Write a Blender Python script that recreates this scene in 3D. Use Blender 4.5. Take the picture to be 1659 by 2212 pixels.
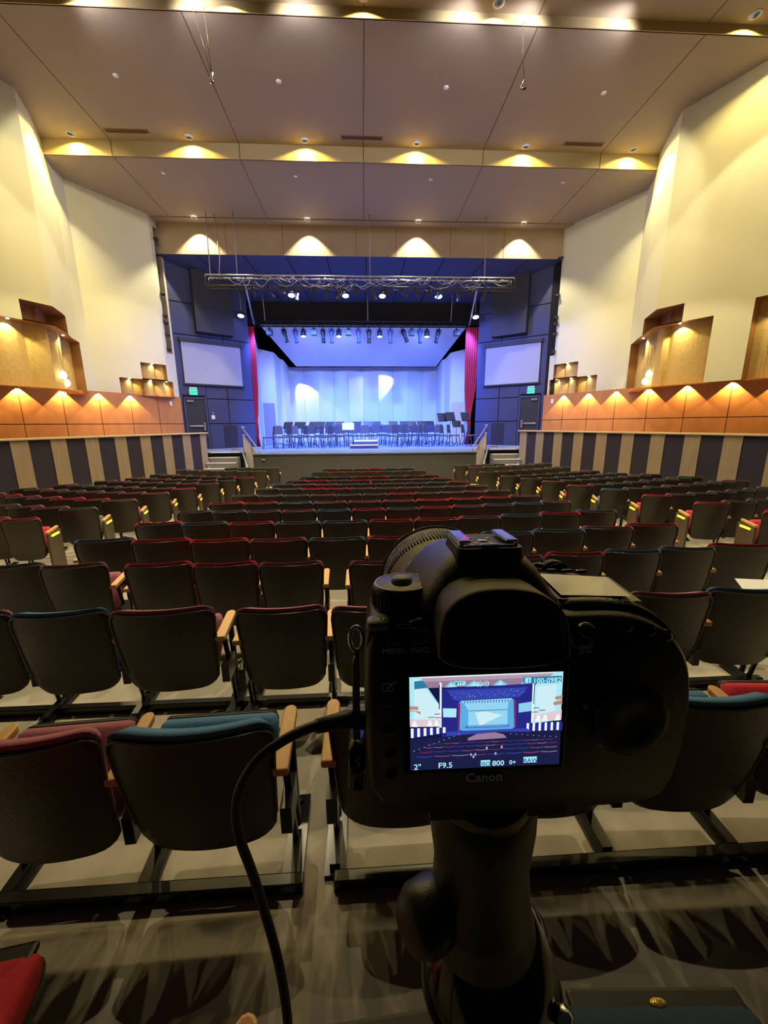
# Concert hall seen from the last rows, a photo camera on a tripod in front.
# World: eye level is z = 0, the stage lies towards +Y, metres.
import bpy, bmesh, math, random
from mathutils import Vector, Matrix
from math import sin, cos, radians as rad, pi, hypot, sqrt, atan2
random.seed(7)
for o in list(bpy.data.objects): bpy.data.objects.remove(o)
SC = bpy.context.scene
COL = SC.collection

# ------------------------------------------------------------------ camera
cd = bpy.data.cameras.new('camera'); cam = bpy.data.objects.new('camera', cd); COL.objects.link(cam)
cd.sensor_fit = 'HORIZONTAL'; cd.sensor_width = 36; cd.lens = 850/1659*36; cd.clip_start = .01; cd.clip_end = 200
cam.matrix_world = Matrix(((0.99850229, 0.01960806, -0.05107554, 0), (-0.05412116, 0.21740764, -0.9745793, 0),
                           (-0.0080054, 0.97588393, 0.21814324, 0), (0, 0, 0, 1)))
SC.camera = cam
# ------------------------------------------------------------------ world, exposure
w = bpy.data.worlds.new('world'); SC.world = w; w.use_nodes = True
w.node_tree.nodes['Background'].inputs[0].default_value = (.9, .82, .78, 1)
w.node_tree.nodes['Background'].inputs[1].default_value = .006
SC.view_settings.view_transform = 'Standard'; SC.view_settings.look = 'None'
SC.view_settings.exposure = 0.0; SC.view_settings.gamma = 1; SC.view_settings.use_curve_mapping = False
WARM = (1, .74, .34); AMB = (1, .60, .08); COOL = (.86, .84, 1); BLUE = (.10, .24, 1)

def spot(name, loc, target, e, col, size=90, blend=.3, r=.05):
    d = bpy.data.lights.new(name, 'SPOT'); d.energy = e; d.color = col; d.spot_size = rad(size); d.spot_blend = blend
    d.shadow_soft_size = r
    o = bpy.data.objects.new(name, d); COL.objects.link(o); o.location = loc
    o.rotation_euler = (Vector(target) - Vector(loc)).to_track_quat('-Z', 'Y').to_euler()
    return o
# house downlights in front of the ceiling step, the row further back and those over the stage header
DL1 = [-8.08, -4.81, -1.51, 1.78, 5.07, 8.4]
HW = (1, .85, .52)
for x in DL1:
    spot('house_spot', (x, 13.66, 8.04), (x, 13.66, 0), 190, (1, .76, .20), 150, .12)
    spot('house_spot', (x, 13.55, 8.04), (x, 13.0, 0), 300, HW, 112, .12)
DL2 = [-5.3, -2.54, .19, 2.92, 8.36]
for x in DL2: spot('house_spot', (x, 9.84, 8.21), (x, 9.84, 0), 260, (1, .74, .25), 150, .12)
for x in DL1: spot('house_spot', (x, 9.5, 8.2), (x, 9.6, 0), 300 if abs(x) > 8 else 1000, HW, 84, .12)
for x in DL1[1:5]: spot('house_spot', (x, 4.1, 8.15), (x, 5.2, 0), 1300, HW, 60, .75, .025)
for x in (-5.3, -3.29, -1.17, 2.34, 3.71, 5.72): spot('catwalk_spot', (x, 9.6, 7.98), (x*.6, 14, 7.3), 110, COOL, 120, .6, .15)
for x in (-6.19, -1.95, 2.33, 6.51): spot('header_spot', (x, 17.3, 7.62), (x, 17.36, 0), 650, (1, .86, .55), 98, .35, .04)
for s in (-1, 1):
    spot('wall_wash_spot', (s*6.2+.2, 6.5, 8.1), (s*10.2+.2, 9.5, 3.5), 240, (1, .90, .55), 100, .5, .1)
    spot('wall_wash_spot', (s*6.4+.2, 11.2, 8.0), (s*9.2+.2, 15.2, 4.2), 200, (1, .90, .6), 85, .3, .1)
# stage light
for x in (-2.4, -.55, 1.05, 3.3): spot('stage_spot', (x, 17.6, 5.0), (x*.8, 21.5, -1), 2300, BLUE, 95, .6, .1)
for x in (-4.9, 5.3): spot('stage_spot', (x, 19.4, 4.5), (x*.5, 22, -1), 1000, BLUE, 100, .6, .1)
for x in (-2.6, -.9, .9, 2.9): spot('stage_spot', (x, 20.2, 4.15), (x, 25, 0), 620, (.21, .33, 1), 125, .8, .1)
for s in (-1, 1): spot('stage_spot', (s*2.5+.2, 16.7, 4.9), (s*6.3+.2, 18.9, 1.2), 2200, (.22, .28, 1), 100, .6, .1)
spot('stage_spot', (.2, 14.2, 7.4), (.2, 17, -1), 1800, BLUE, 60, .8, .1)
spot('wedge_spot', (-4.1, 24.5, 3.15), (-3.0, 25, .9), 420, (1, .95, 1), 52, .4, .02)  # added unseen lamp close to the shell wall, shapes a pale wedge
spot('wedge_spot', (3.2, 24.55, 3.2), (-1.0, 25, 1.3), 600, (1, .95, 1), 38, .4, .02)  # likewise added beside the wall, for the wedge from the upper right

# ------------------------------------------------------------------ materials
def mat(name, col, rough=.6, metal=0, noise=0, scale=8, bump=0, spec=.5, emit=None, es=1, stretch=None, col2=None, coat=0):
    m = bpy.data.materials.new(name); m.use_nodes = True; nt = m.node_tree; b = nt.nodes['Principled BSDF']
    b.inputs['Base Color'].default_value = (*col, 1); b.inputs['Roughness'].default_value = rough
    b.inputs['Metallic'].default_value = metal; b.inputs['Specular IOR Level'].default_value = spec
    if coat: b.inputs['Coat Weight'].default_value = coat
    if emit: b.inputs['Emission Color'].default_value = (*emit, 1); b.inputs['Emission Strength'].default_value = es
    if noise or bump:
        tc = nt.nodes.new('ShaderNodeTexCoord'); mp = nt.nodes.new('ShaderNodeMapping'); nz = nt.nodes.new('ShaderNodeTexNoise')
        nt.links.new(tc.outputs['Object'], mp.inputs[0]); nt.links.new(mp.outputs[0], nz.inputs['Vector'])
        nz.inputs['Scale'].default_value = scale; nz.inputs['Detail'].default_value = 6
        if stretch: mp.inputs['Scale'].default_value = stretch
        if noise:
            r = nt.nodes.new('ShaderNodeMix'); r.data_type = 'RGBA'
            c2 = col2 or tuple(c*(1-noise) for c in col)
            r.inputs[6].default_value = (*c2, 1); r.inputs[7].default_value = (*[min(1, c*(1+noise*.5)) for c in col], 1)
            nt.links.new(nz.outputs[0], r.inputs[0]); nt.links.new(r.outputs[2], b.inputs['Base Color'])
        if bump:
            bp = nt.nodes.new('ShaderNodeBump'); bp.inputs['Strength'].default_value = bump; bp.inputs['Distance'].default_value = .01
            nt.links.new(nz.outputs[0], bp.inputs['Height']); nt.links.new(bp.outputs[0], b.inputs['Normal'])
    return m
def emis(name, col, s=1.0):
    m = bpy.data.materials.new(name); m.use_nodes = True; nt = m.node_tree; nt.nodes.clear()
    e = nt.nodes.new('ShaderNodeEmission'); o = nt.nodes.new('ShaderNodeOutputMaterial')
    e.inputs[0].default_value = (*col, 1); e.inputs[1].default_value = s; nt.links.new(e.outputs[0], o.inputs[0]); return m
M = dict(
 wall=mat('cream_plaster', (.76, .75, .55), .85, noise=.06, scale=1.2, bump=.15),
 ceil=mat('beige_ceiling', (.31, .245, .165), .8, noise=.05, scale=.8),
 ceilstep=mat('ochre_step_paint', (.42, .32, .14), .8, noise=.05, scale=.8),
 header=mat('header_board', (.42, .32, .21), .8, noise=.2, scale=1.5),
 navy=mat('navy_board', (.038, .048, .15), .6, noise=.2, scale=2),
 black=mat('black_board', (.022, .024, .04), .6, noise=.2, scale=2),
 void=mat('black_drape', (.006, .006, .009), .95),
 orange=mat('orange_veneer', (.56, .235, .07), .45, noise=.28, scale=5, stretch=(1, 1, .35)),
 groove=mat('dark_groove', (.07, .025, .01), .8),
 cap=mat('pale_wood_cap', (.62, .47, .28), .4, noise=.15, scale=6),
 stripe=mat('grey_oak_strip', (.34, .26, .18), .6, noise=.3, scale=7, stretch=(2, 2, .3)),
 stripedark=mat('dark_purple_carpet', (.030, .026, .052), .95, noise=.3, scale=30),
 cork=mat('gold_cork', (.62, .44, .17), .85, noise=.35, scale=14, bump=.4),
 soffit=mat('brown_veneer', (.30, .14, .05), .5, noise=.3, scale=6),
 floor=mat('beige_floor', (.46, .41, .33), .8, noise=.12, scale=20, bump=.15),
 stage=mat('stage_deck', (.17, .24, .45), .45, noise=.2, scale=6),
 stagefront=mat('grey_stage_front', (.075, .075, .075), .7, noise=.25, scale=20),
 shell=mat('white_shell', (.60, .60, .66), .6, noise=.05, scale=2),
 curtain=mat('red_velvet', (.42, .008, .03), .9, noise=.2, scale=10),
 screen=mat('blue_lit_screen', (.36, .40, .60), .8),  # white fabric, blue of the stage light mixed into its colour
 steelb=mat('black_gloss_steel', (.012, .012, .014), .25, .3),
 alu=mat('aluminium', (.55, .56, .6), .3, .9),
 chrome=mat('chrome', (.8, .8, .8), .15, 1),
 rail=mat('painted_rail', (.45, .45, .52), .35, .5),
 concrete=mat('grey_step', (.26, .25, .24), .8, noise=.4, scale=10),
 nosing=mat('pale_step_nosing', (.7, .7, .74), .7),
 shellk=mat('dark_brown_seat_shell', (.032, .024, .020), .42, noise=.2, scale=60, bump=.25),
 trimk=mat('seat_edge_bead', (.05, .045, .045), .2, spec=.8),
 pan=mat('black_seat_pan', (.02, .022, .025), .35),
 armw=mat('oak_armrest', (.62, .34, .13), .4, noise=.35, scale=18, stretch=(6, 1, 6)),
 panel=mat('walnut_end_panel', (.10, .07, .04), .5, noise=.35, scale=9, stretch=(4, 4, .6)),
 aisle=mat('yellow_aisle_lamp', (.9, .8, .1), .5, emit=(1, .85, .03), es=2.2),
 fR=mat('red_seat_fabric', (.60, .035, .07), .9, noise=.25, scale=90, bump=.3),
 fB=mat('blue_seat_fabric', (.08, .21, .40), .9, noise=.3, scale=90, bump=.3),
 fM=mat('maroon_seat_fabric', (.36, .12, .17), .9, noise=.3, scale=90, bump=.3),
 fK=mat('slate_seat_fabric', (.16, .165, .19), .9, noise=.3, scale=90, bump=.3),
 fN=mat('shaded_blue_seat_fabric', (.018, .045, .10), .9, noise=.3, scale=90, bump=.3),  # blue fabric with the photographer's shadow put into the colour
 brass=mat('brass_plate', (.85, .62, .12), .35, .4),
 ink=mat('dark_ink', (.04, .03, .02), .7),
 paper=mat('white_paper', (.85, .85, .82), .7),
 papg=mat('grey_print', (.45, .46, .48), .7),
 white=mat('white_paint', (.8, .8, .8), .6),
 lampw=emis('warm_lamp_glow', (1, .93, .75), 14), lampl=emis('cool_lamp_glow', (.72, .85, 1), 10),
 reflglow=emis('lamp_reflection_glow', (1, .95, .7), 8),  # glow standing in for lamp reflections in the niches
 exitg=emis('exit_sign_green', (.05, .95, .55), 1.4), exitt=mat('exit_letter', (.01, .18, .13), .6), exitb=mat('exit_case', (.35, .8, .75), .5),
 truss=mat('truss_pipe', (.5, .5, .53), .35, .6),
 lattice=mat('truss_lattice', (.05, .05, .06), .4, .3),
 doorp=mat('grey_purple_door', (.27, .24, .34), .6),
 slot=mat('tan_slot_paint', (.30, .23, .16), .8),
 fixt=mat('black_lantern', (.018, .018, .022), .4), fixb=mat('blue_grey_lantern', (.07, .09, .22), .4),
 chairf=mat('chair_frame', (.03, .035, .09), .4), chairs=mat('chair_seat', (.05, .055, .11), .6),  # black chairs, tinted with the blue of the stage light
 cam=mat('camera_black', (.017, .017, .018), .36, spec=.5, noise=.25, scale=900, bump=.12),
 camr=mat('camera_rubber', (.015, .015, .016), .5, spec=.5), camg=mat('camera_gloss', (.01, .01, .011), .12),
 camgrey=mat('camera_grey_text', (.85, .85, .85), .6), camtxt=mat('camera_white_text', (.9, .9, .9), .6),
 camline=mat('camera_light_plastic', (.26, .26, .25), .45),
 lcd2=mat('top_display', (.62, .57, .36), .08, spec=.8, coat=.5),
 strap=mat('grey_plate', (.27, .27, .27), .55, noise=.1, scale=300),
 rubber=mat('cable_rubber', (.014, .013, .013), .5),
)

# ------------------------------------------------------------------ mesh helpers
class MB:
    def __init__(s): s.v = []; s.f = []; s.m = []; s.sm = []
    def add(s, vs, fs, mi=0, sm=False):
        n = len(s.v); s.v += [tuple(x) for x in vs]
        for f in fs: s.f.append(tuple(i+n for i in f)); s.m.append(mi); s.sm.append(sm)
        return s
    def box(s, lo, hi, mi=0, T=None):
        x0, y0, z0 = lo; x1, y1, z1 = hi
        v = [(x0, y0, z0), (x1, y0, z0), (x1, y1, z0), (x0, y1, z0), (x0, y0, z1), (x1, y0, z1), (x1, y1, z1), (x0, y1, z1)]
        if T: v = [T @ Vector(p) for p in v]
        return s.add(v, [(3, 2, 1, 0), (4, 5, 6, 7), (0, 1, 5, 4), (1, 2, 6, 5), (2, 3, 7, 6), (3, 0, 4, 7)], mi)
    def tube(s, pts, r, n=8, mi=0, caps=True, closed=False):
        P = [Vector(p) for p in pts]; N = len(P); rs = r if isinstance(r, (list, tuple)) else [r]*N
        up = None; vs = []
        for i, p in enumerate(P):
            if closed: t = P[(i+1) % N]-P[i-1]
            else: t = P[min(i+1, N-1)]-P[max(i-1, 0)]
            t.normalize()
            if up is None: up = Vector((0, 0, 1)) if abs(t.z) < .9 else Vector((1, 0, 0))
            a = t.cross(up)
            if a.length < 1e-6: a = t.orthogonal()
            a.normalize(); b = a.cross(t).normalized(); up = b
            for k in range(n): q = 2*pi*k/n; vs.append(p+(a*cos(q)+b*sin(q))*rs[i])
        fs = []
        for i in range(N if closed else N-1):
            j = (i+1) % N
            for k in range(n): l = (k+1) % n; fs.append((i*n+k, i*n+l, j*n+l, j*n+k))
        if caps and not closed: fs += [tuple(range(n-1, -1, -1)), tuple(range((N-1)*n, N*n))]
        return s.add(vs, fs, mi, True)
    def lathe(s, prof, c=(0, 0, 0), ax=(0, 0, 1), n=24, mi=0, sm=True):
        ax = Vector(ax).normalized(); a = ax.orthogonal().normalized(); b = ax.cross(a); c = Vector(c); vs = []
        for (r, h) in prof:
            for k in range(n): q = 2*pi*k/n; vs.append(c+ax*h+(a*cos(q)+b*sin(q))*r)
        N = len(prof); fs = [(i*n+k, i*n+(k+1) % n, (i+1)*n+(k+1) % n, (i+1)*n+k) for i in range(N-1) for k in range(n)]
        fs += [tuple(range(n-1, -1, -1)), tuple(range((N-1)*n, N*n))]
        return s.add(vs, fs, mi, sm)
    def loft(s, rings, mi=0, sm=True, caps=True):
        n = len(rings[0]); vs = [p for r in rings for p in r]
        fs = [(i*n+k, i*n+(k+1) % n, (i+1)*n+(k+1) % n, (i+1)*n+k) for i in range(len(rings)-1) for k in range(n)]
        if caps: fs += [tuple(range(n-1, -1, -1)), tuple(range((len(rings)-1)*n, len(rings)*n))]
        return s.add(vs, fs, mi, sm)
    def quad(s, a, b, c, d, mi=0): return s.add([a, b, c, d], [(0, 1, 2, 3)], mi)
    def prism(s, poly, f0, f1, mi=0):
        n = len(poly); v = [f0(p) for p in poly]+[f1(p) for p in poly]
        return s.add(v, [tuple(range(n-1, -1, -1)), tuple(range(n, 2*n))]+[(k, (k+1) % n, (k+1) % n+n, k+n) for k in range(n)], mi)
    def build(s, name, mats, parent=None, bevel=0, seg=2, recalc=True):
        me = bpy.data.meshes.new(name); me.from_pydata(s.v, [], s.f); me.update()
        if not isinstance(mats, (list, tuple)): mats = [mats]
        for m in mats: me.materials.append(m)
        for p, mi, sm in zip(me.polygons, s.m, s.sm): p.material_index = mi; p.use_smooth = sm
        if recalc:
            b = bmesh.new(); b.from_mesh(me); bmesh.ops.recalc_face_normals(b, faces=b.faces); b.to_mesh(me); b.free()
        o = bpy.data.objects.new(name, me); COL.objects.link(o)
        if parent: o.parent = parent
        if bevel:
            md = o.modifiers.new('bevel', 'BEVEL'); md.width = bevel; md.segments = seg; md.limit_method = 'ANGLE'; md.angle_limit = rad(35)
        return o
def tag(o, label=None, cat=None, group=None, kind=None):
    if label: o['label'] = label
    if cat: o['category'] = cat
    if group: o['group'] = group
    if kind: o['kind'] = kind
    return o
def struct(o): o['kind'] = 'structure'; return o
def thing(name, label, cat, loc=(0, 0, 0), rz=0, group=None):
    o = bpy.data.objects.new(name, None); COL.objects.link(o); o.location = loc; o.rotation_euler = (0, 0, rz)
    o.empty_display_size = .1
    return tag(o, label, cat, group)
def copy_tree(o, parent=None):
    c = o.copy(); COL.objects.link(c); c.parent = parent
    for ch in [x for x in bpy.data.objects if x.parent == o]: copy_tree(ch, c)
    return c
def proto_tree(o): return (o, [proto_tree(c) for c in o.children])
def copy_proto(t, parent=None):
    c = t[0].copy(); COL.objects.link(c); c.parent = parent
    for ch in t[1]: copy_proto(ch, c)
    return c
def text(name, body, size, m, parent, origin, right, up, extrude=.0002, bold=0, align='CENTER'):
    cu = bpy.data.curves.new(name, 'FONT'); cu.body = body; cu.size = size; cu.extrude = extrude; cu.offset = bold
    cu.align_x = align; cu.align_y = 'CENTER'; cu.resolution_u = 3
    t = bpy.data.objects.new(name, cu); COL.objects.link(t)
    me = bpy.data.meshes.new_from_object(t.evaluated_get(bpy.context.evaluated_depsgraph_get()))
    bpy.data.objects.remove(t); me.materials.clear(); me.materials.append(m)
    r = Vector(right).normalized(); u = Vector(up).normalized(); nn = r.cross(u)
    mt = Matrix((( r.x, u.x, nn.x, origin[0]), (r.y, u.y, nn.y, origin[1]), (r.z, u.z, nn.z, origin[2]), (0, 0, 0, 1)))
    me.transform(mt); me.name = name
    o = bpy.data.objects.new(name, me); COL.objects.link(o)
    if parent: o.parent = parent
    return o
ORD = ['first', 'second', 'third', 'fourth', 'fifth', 'sixth', 'seventh', 'eighth', 'ninth', 'tenth', 'eleventh', 'twelfth', 'thirteenth', 'fourteenth', 'fifteenth', 'sixteenth', 'seventeenth', 'eighteenth', 'nineteenth', 'twentieth']
FZ = lambda Y: -1.785-.035*Y            # auditorium floor
DECK = -1.05                             # stage floor

# ------------------------------------------------------------------ floor
b = MB()
b.add([(-13, -1, FZ(-1)), (13, -1, FZ(-1)), (13, 19, FZ(19)), (-13, 19, FZ(19)), (-13, -1, FZ(-1)-.3), (13, -1, FZ(-1)-.3), (13, 19, FZ(19)-.3), (-13, 19, FZ(19)-.3)],
      [(0, 1, 2, 3), (7, 6, 5, 4), (0, 4, 5, 1), (1, 5, 6, 2), (2, 6, 7, 3), (3, 7, 4, 0)])
struct(b.build('floor', M['floor']))
# stage deck with apron and side landings
b = MB()
poly = [(-4.17, 15.2), (-1.5, 15.08), (1.7, 15.03), (4.4, 15.05), (4.4, 16.3), (6.9, 16.3), (8.6, 18.2), (8.6, 26), (-8.3, 26), (-8.3, 18.2), (-6.6, 16.3), (-4.17, 16.3)]
b.prism(poly, lambda p: (p[0], p[1], DECK-.05), lambda p: (p[0], p[1], DECK))
struct(b.build('floor_stage', M['stage']))
b = MB()
poly2 = [(-4.15, 15.24), (-1.5, 15.12), (1.7, 15.07), (4.38, 15.09), (4.38, 16.35), (4.3, 18), (-4.1, 18), (-4.15, 16.35)]
b.prism(poly2, lambda p: (p[0], p[1], -2.5), lambda p: (p[0], p[1], DECK-.05))
struct(b.build('wall_stage_front', M['stagefront']))

# ------------------------------------------------------------------ ceiling
def slab(name, lo, hi, m, seams=None):
    b = MB(); b.box(lo, hi, 0)
    for x in seams or []: b.box((x-.008, lo[1]+.02, lo[2]-.004), (x+.008, hi[1], lo[2]+.001), 1)
    return struct(b.build(name, [m, M['groove']]))
SE = [-7.12, -3.46, .2, 3.84, 7.52]
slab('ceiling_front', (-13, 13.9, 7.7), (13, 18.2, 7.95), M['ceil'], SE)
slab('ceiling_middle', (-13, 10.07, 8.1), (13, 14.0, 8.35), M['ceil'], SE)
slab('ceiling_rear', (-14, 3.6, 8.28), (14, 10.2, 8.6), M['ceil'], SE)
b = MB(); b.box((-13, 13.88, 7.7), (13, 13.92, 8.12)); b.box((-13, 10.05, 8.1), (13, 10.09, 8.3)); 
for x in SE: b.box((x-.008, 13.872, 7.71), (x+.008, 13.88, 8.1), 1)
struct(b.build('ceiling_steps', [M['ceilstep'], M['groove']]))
# light strip along the header
b = MB(); b.box((-8.2, 17.3, 7.66), (8.6, 17.72, 7.705)); struct(b.build('trim_1', M['ceil']))
# header wall above the stage with board joints
b = MB(); b.box((-8.2, 17.7, 6.58), (8.6, 17.95, 7.9))
for x in (-5.2, -3.0, -.1, 1.5, 3.7, 5.9): b.box((x-.012, 17.692, 6.6), (x+.012, 17.7, 7.66), 1)
struct(b.build('wall_header', [M['header'], M['soffit']]))
# navy sloping soffit behind the header
b = MB(); z0, z1 = 6.58, 5.63
b.add([(-8.2, 17.71, z0), (8.6, 17.71, z0), (7.0, 20.45, z1), (-6.6, 20.45, z1), (-8.2, 17.71, z0+.1), (8.6, 17.71, z0+.1), (7.0, 20.45, z1+.1), (-6.6, 20.45, z1+.1)],
      [(0, 1, 2, 3), (7, 6, 5, 4), (0, 4, 5, 1), (1, 5, 6, 2), (2, 6, 7, 3), (3, 7, 4, 0)])
for x in (-6.4, -4.6, -2.9, -1.3, .3, 1.9, 3.5, 5.2, 7): 
    b.add([(x-.02, 17.75, z0-.02), (x+.02, 17.75, z0-.02), (x*.8+.07, 20.4, z1-.0), (x*.8+.03, 20.4, z1-.0)], [(0, 1, 2, 3)], 1)
struct(b.build('ceiling_soffit', [M['navy'], M['void']]))
# black borders over the stage opening
b = MB(); b.box((-8.5, 20.4, 4.68), (8.8, 20.5, 5.7)); 
struct(b.build('wall_teaser', M['void']))

# ------------------------------------------------------------------ side walls
def wallside(side, F, cuts, ztops, niches, slot):
    """F footprint nodes; cuts: extra s values; ztops(s)->bottom of wall"""
    cum = [0]
    for i in range(len(F)-1): cum.append(cum[-1]+hypot(F[i+1][0]-F[i][0], F[i+1][1]-F[i][1]))
    def P(s):
        s = min(max(s, 0), cum[-1])
        for i in range(len(F)-1):
            if s <= cum[i+1]+1e-9:
                t = (s-cum[i])/(cum[i+1]-cum[i]); return Vector((F[i][0]+t*(F[i+1][0]-F[i][0]), F[i][1]+t*(F[i+1][1]-F[i][1]), 0))
    def N(s, h=.35):   # outward normal, smoothed over corners
        d = P(s+h)-P(s-h); d.normalize(); n = Vector((-d.y, d.x, 0)); 
        return n if n.x*side > 0 else -n
    def bottom(s): return 1.04 if s < 8.03 else 1.04+min(1, (s-8.03)/3.)*.15
    S = set([round(c, 3) for c in cum]+[1, 3]+cuts)
    for n in niches: S |= {n[0], n[1]}
    if slot: S |= {slot[0], slot[1]}
    S = sorted(S); b = MB()
    for a, c in zip(S[:-1], S[1:]):
        if c-a < 1e-4: continue
        m = (a+c)/2; z0 = bottom(m)
        for n in niches:
            if n[0] <= m <= n[1]: z0 = max(z0, n[3])
        z1 = 8.75
        rs = [(z0, z1)]
        if slot and slot[0] <= m <= slot[1]: rs = [(z0, slot[2]), (slot[3], z1)]
        for (p, q) in rs:
            A, B = P(a), P(c); na, nc = N(a), N(c)
            b.quad((A.x, A.y, p), (B.x, B.y, p), (B.x, B.y, q), (A.x, A.y, q))
    o = struct(b.build('wall_'+('left' if side < 0 else 'right'), M['wall'])); 
    return P, N, cum
def niche(P, N, s0, s1, z0, z1, depth, waves, shelf=False):
    """one recess cell: back with rounded pillars, top, sides"""
    b = MB(); n = 40; pts = []
    for i in range(n+1):
        s = s0+(s1-s0)*i/n; t = i/n*waves
        bulge = abs(sin(pi*t))**.6*.22
        p = P(s)+N(s)*(depth-bulge); pts.append((p, P(s)))
    for i in range(n):
        (a, fa), (c, fc) = pts[i], pts[i+1]
        b.add([(a.x, a.y, z0), (c.x, c.y, z0), (c.x, c.y, z1), (a.x, a.y, z1)], [(0, 1, 2, 3)], 0, True)
        oa = fa+(fa-a)*-0; 
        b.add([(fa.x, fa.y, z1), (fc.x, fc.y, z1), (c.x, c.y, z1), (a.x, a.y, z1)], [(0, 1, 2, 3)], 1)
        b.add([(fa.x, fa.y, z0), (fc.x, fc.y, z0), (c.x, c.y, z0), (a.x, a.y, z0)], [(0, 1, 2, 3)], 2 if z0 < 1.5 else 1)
    for k in (0, -1):
        a, fa = pts[k]; b.add([(fa.x, fa.y, z0), (a.x, a.y, z0), (a.x, a.y, z1), (fa.x, fa.y, z1)], [(0, 1, 2, 3)], 1)
    return b
FL = [(-12.05, 5), (-8.35, 12.13), (-8.62, 12.9), (-9.02, 13.74), (-9.25, 14.4), (-9.35, 15.04), (-7.83, 17.15), (-7.79, 18.3)]
FR = [(12.4, 5), (8.7, 12.12), (9.0, 12.9), (9.36, 13.8), (9.65, 14.4), (9.86, 14.93), (8.41, 17.56), (8.19, 18.3)]
# recess cells: s0, s1, z0, z1, depth, waves
NL = [(6.2, 10.45, 1.04, 2.70, .5, 3.4, 1), (7.29, 9.17, 2.73, 3.2, .5, .01, 2), (11.93, 12.75, 1.15, 1.76, .36, 1.4, 0), (12.75, 13.75, 1.8, 2.38, .36, 1.4, 0), (12.76, 14.15, 1.15, 1.76, .36, 2.4, 0)]
NR = [(4.2, 5.75, 1.04, 2.97, .5, 1.2, 1), (6.57, 10.85, 1.04, 2.74, .5, 3.4, 1), (7.31, 9.22, 2.77, 3.22, .5, .01, 2), (12.17, 13.03, 1.15, 1.84, .36, 1.4, 0), (13.03, 14.17, 1.88, 2.45, .36, 1.4, 0), (13.04, 14.37, 1.15, 1.84, .36, 2.4, 0)]
LAMPS = []
for side, F, NS, slot in ((-1, FL, NL, (14.0, 14.42, 2.9, 7.42)), (1, FR, NR, (14.2, 14.5, 2.85, 7.55))):
    P, N, cum = wallside(side, F, [], None, NS, slot)
    for c in NS:
        wh = 'left' if side < 0 else 'right'
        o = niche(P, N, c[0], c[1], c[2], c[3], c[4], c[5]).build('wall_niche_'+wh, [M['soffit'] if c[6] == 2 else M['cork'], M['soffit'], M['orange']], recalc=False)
        struct(o)
        if c[6] == 2: continue
        L = c[1]-c[0]; ss = (c[0]+.2*L, c[0]+.74*L) if c[6] and L > 3 else (((c[0]+c[1])/2,) if L < 1.2 or c[6] else (c[0]+.25*L, c[0]+.75*L))
        for sm in ss:
            q = P(sm)+N(sm)*(.16 if c[6] else .10)
            spot('niche_spot', (q.x, q.y, c[3]-.03), (q.x+N(sm).x*.15, q.y+N(sm).y*.15, c[2]), 60 if c[6] else 13, (1, .80, .34), 118, .3, .02)
            b = MB(); b.lathe([(.035, 0), (.035, .012)], (q.x, q.y, c[3]-.015), n=12)
            LAMPS.append((wh, sm, tag(b.build('recessed_lamp', M['lampw']), None, 'lamp')))
    # slot recess
    if slot:
        b = MB(); a, c = P(slot[0]), P(slot[1]); n = N((slot[0]+slot[1])/2, .1)*.55
        for (p, q) in (((a.x, a.y), (a.x+n.x, a.y+n.y)), ((a.x+n.x, a.y+n.y), (c.x+n.x, c.y+n.y)), ((c.x+n.x, c.y+n.y), (c.x, c.y))):
            b.quad((p[0], p[1], slot[2]), (q[0], q[1], slot[2]), (q[0], q[1], slot[3]), (p[0], p[1], slot[3]))
        for z in (slot[2], slot[3]): b.quad((a.x, a.y, z), (a.x+n.x, a.y+n.y, z), (c.x+n.x, c.y+n.y, z), (c.x, c.y, z))
        struct(b.build('wall_slot_'+('left' if side < 0 else 'right'), M['slot']))
    if side < 0: PL, NNL = P, N
    else: PR, NNR = P, N
for wh in ('left', 'right'):
    for i, (_, sm, o) in enumerate(sorted([l for l in LAMPS if l[0] == wh], key=lambda l: l[1])):
        tag(o, f"small bright lamp in the top of a {wh} wall niche, {ORD[i]} counted towards the stage", 'lamp', f'{wh} niche lamps')

# orange veneer band below, one wall per side
def band(side, A, B, zt, zg, joints, first):
    A = Vector((*A, 0)); B = Vector((*B, 0)); L = (B-A).length; d = (B-A)/L; n = Vector((-d.y, d.x, 0)); n = n if n.x*side < 0 else -n
    b = MB(); T = lambda s, z, o: (A.x+d.x*s+n.x*o, A.y+d.y*s+n.y*o, z)
    js = [first]+joints+[L]
    b.add([T(first, -2.6, -.15), T(L, -2.6, -.15), T(L, -2.6, -.02), T(first, -2.6, -.02), T(first, zt, -.15), T(L, zt, -.15), T(L, zt, -.02), T(first, zt, -.02)],
          [(3, 2, 1, 0), (4, 5, 6, 7), (0, 1, 5, 4), (1, 2, 6, 5), (2, 3, 7, 6), (3, 0, 4, 7)], 1)
    for a, c in zip(js[:-1], js[1:]):
        for z0, z1 in ((-1.5, zg-.012), (zg+.012, zt)):
            v = [T(a+.012, z0, -.02), T(c-.012, z0, -.02), T(c-.012, z0, .012), T(a+.012, z0, .012), T(a+.012, z1, -.02), T(c-.012, z1, -.02), T(c-.012, z1, .012), T(a+.012, z1, .012)]
            b.add(v, [(3, 2, 1, 0), (4, 5, 6, 7), (0, 1, 5, 4), (1, 2, 6, 5), (2, 3, 7, 6), (3, 0, 4, 7)], 0)
    struct(b.build('wall_band_'+('left' if side < 0 else 'right'), [M['orange'], M['groove']]))
    for s in joints:
        p = T(s, zt-.02, .09); t = T(s, 0, .03)
        spot('band_spot', p, t, 260, (1, .66, .24), 96, .1, .008)
    return T, L
d_ = (5.69/6.222, )
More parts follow.
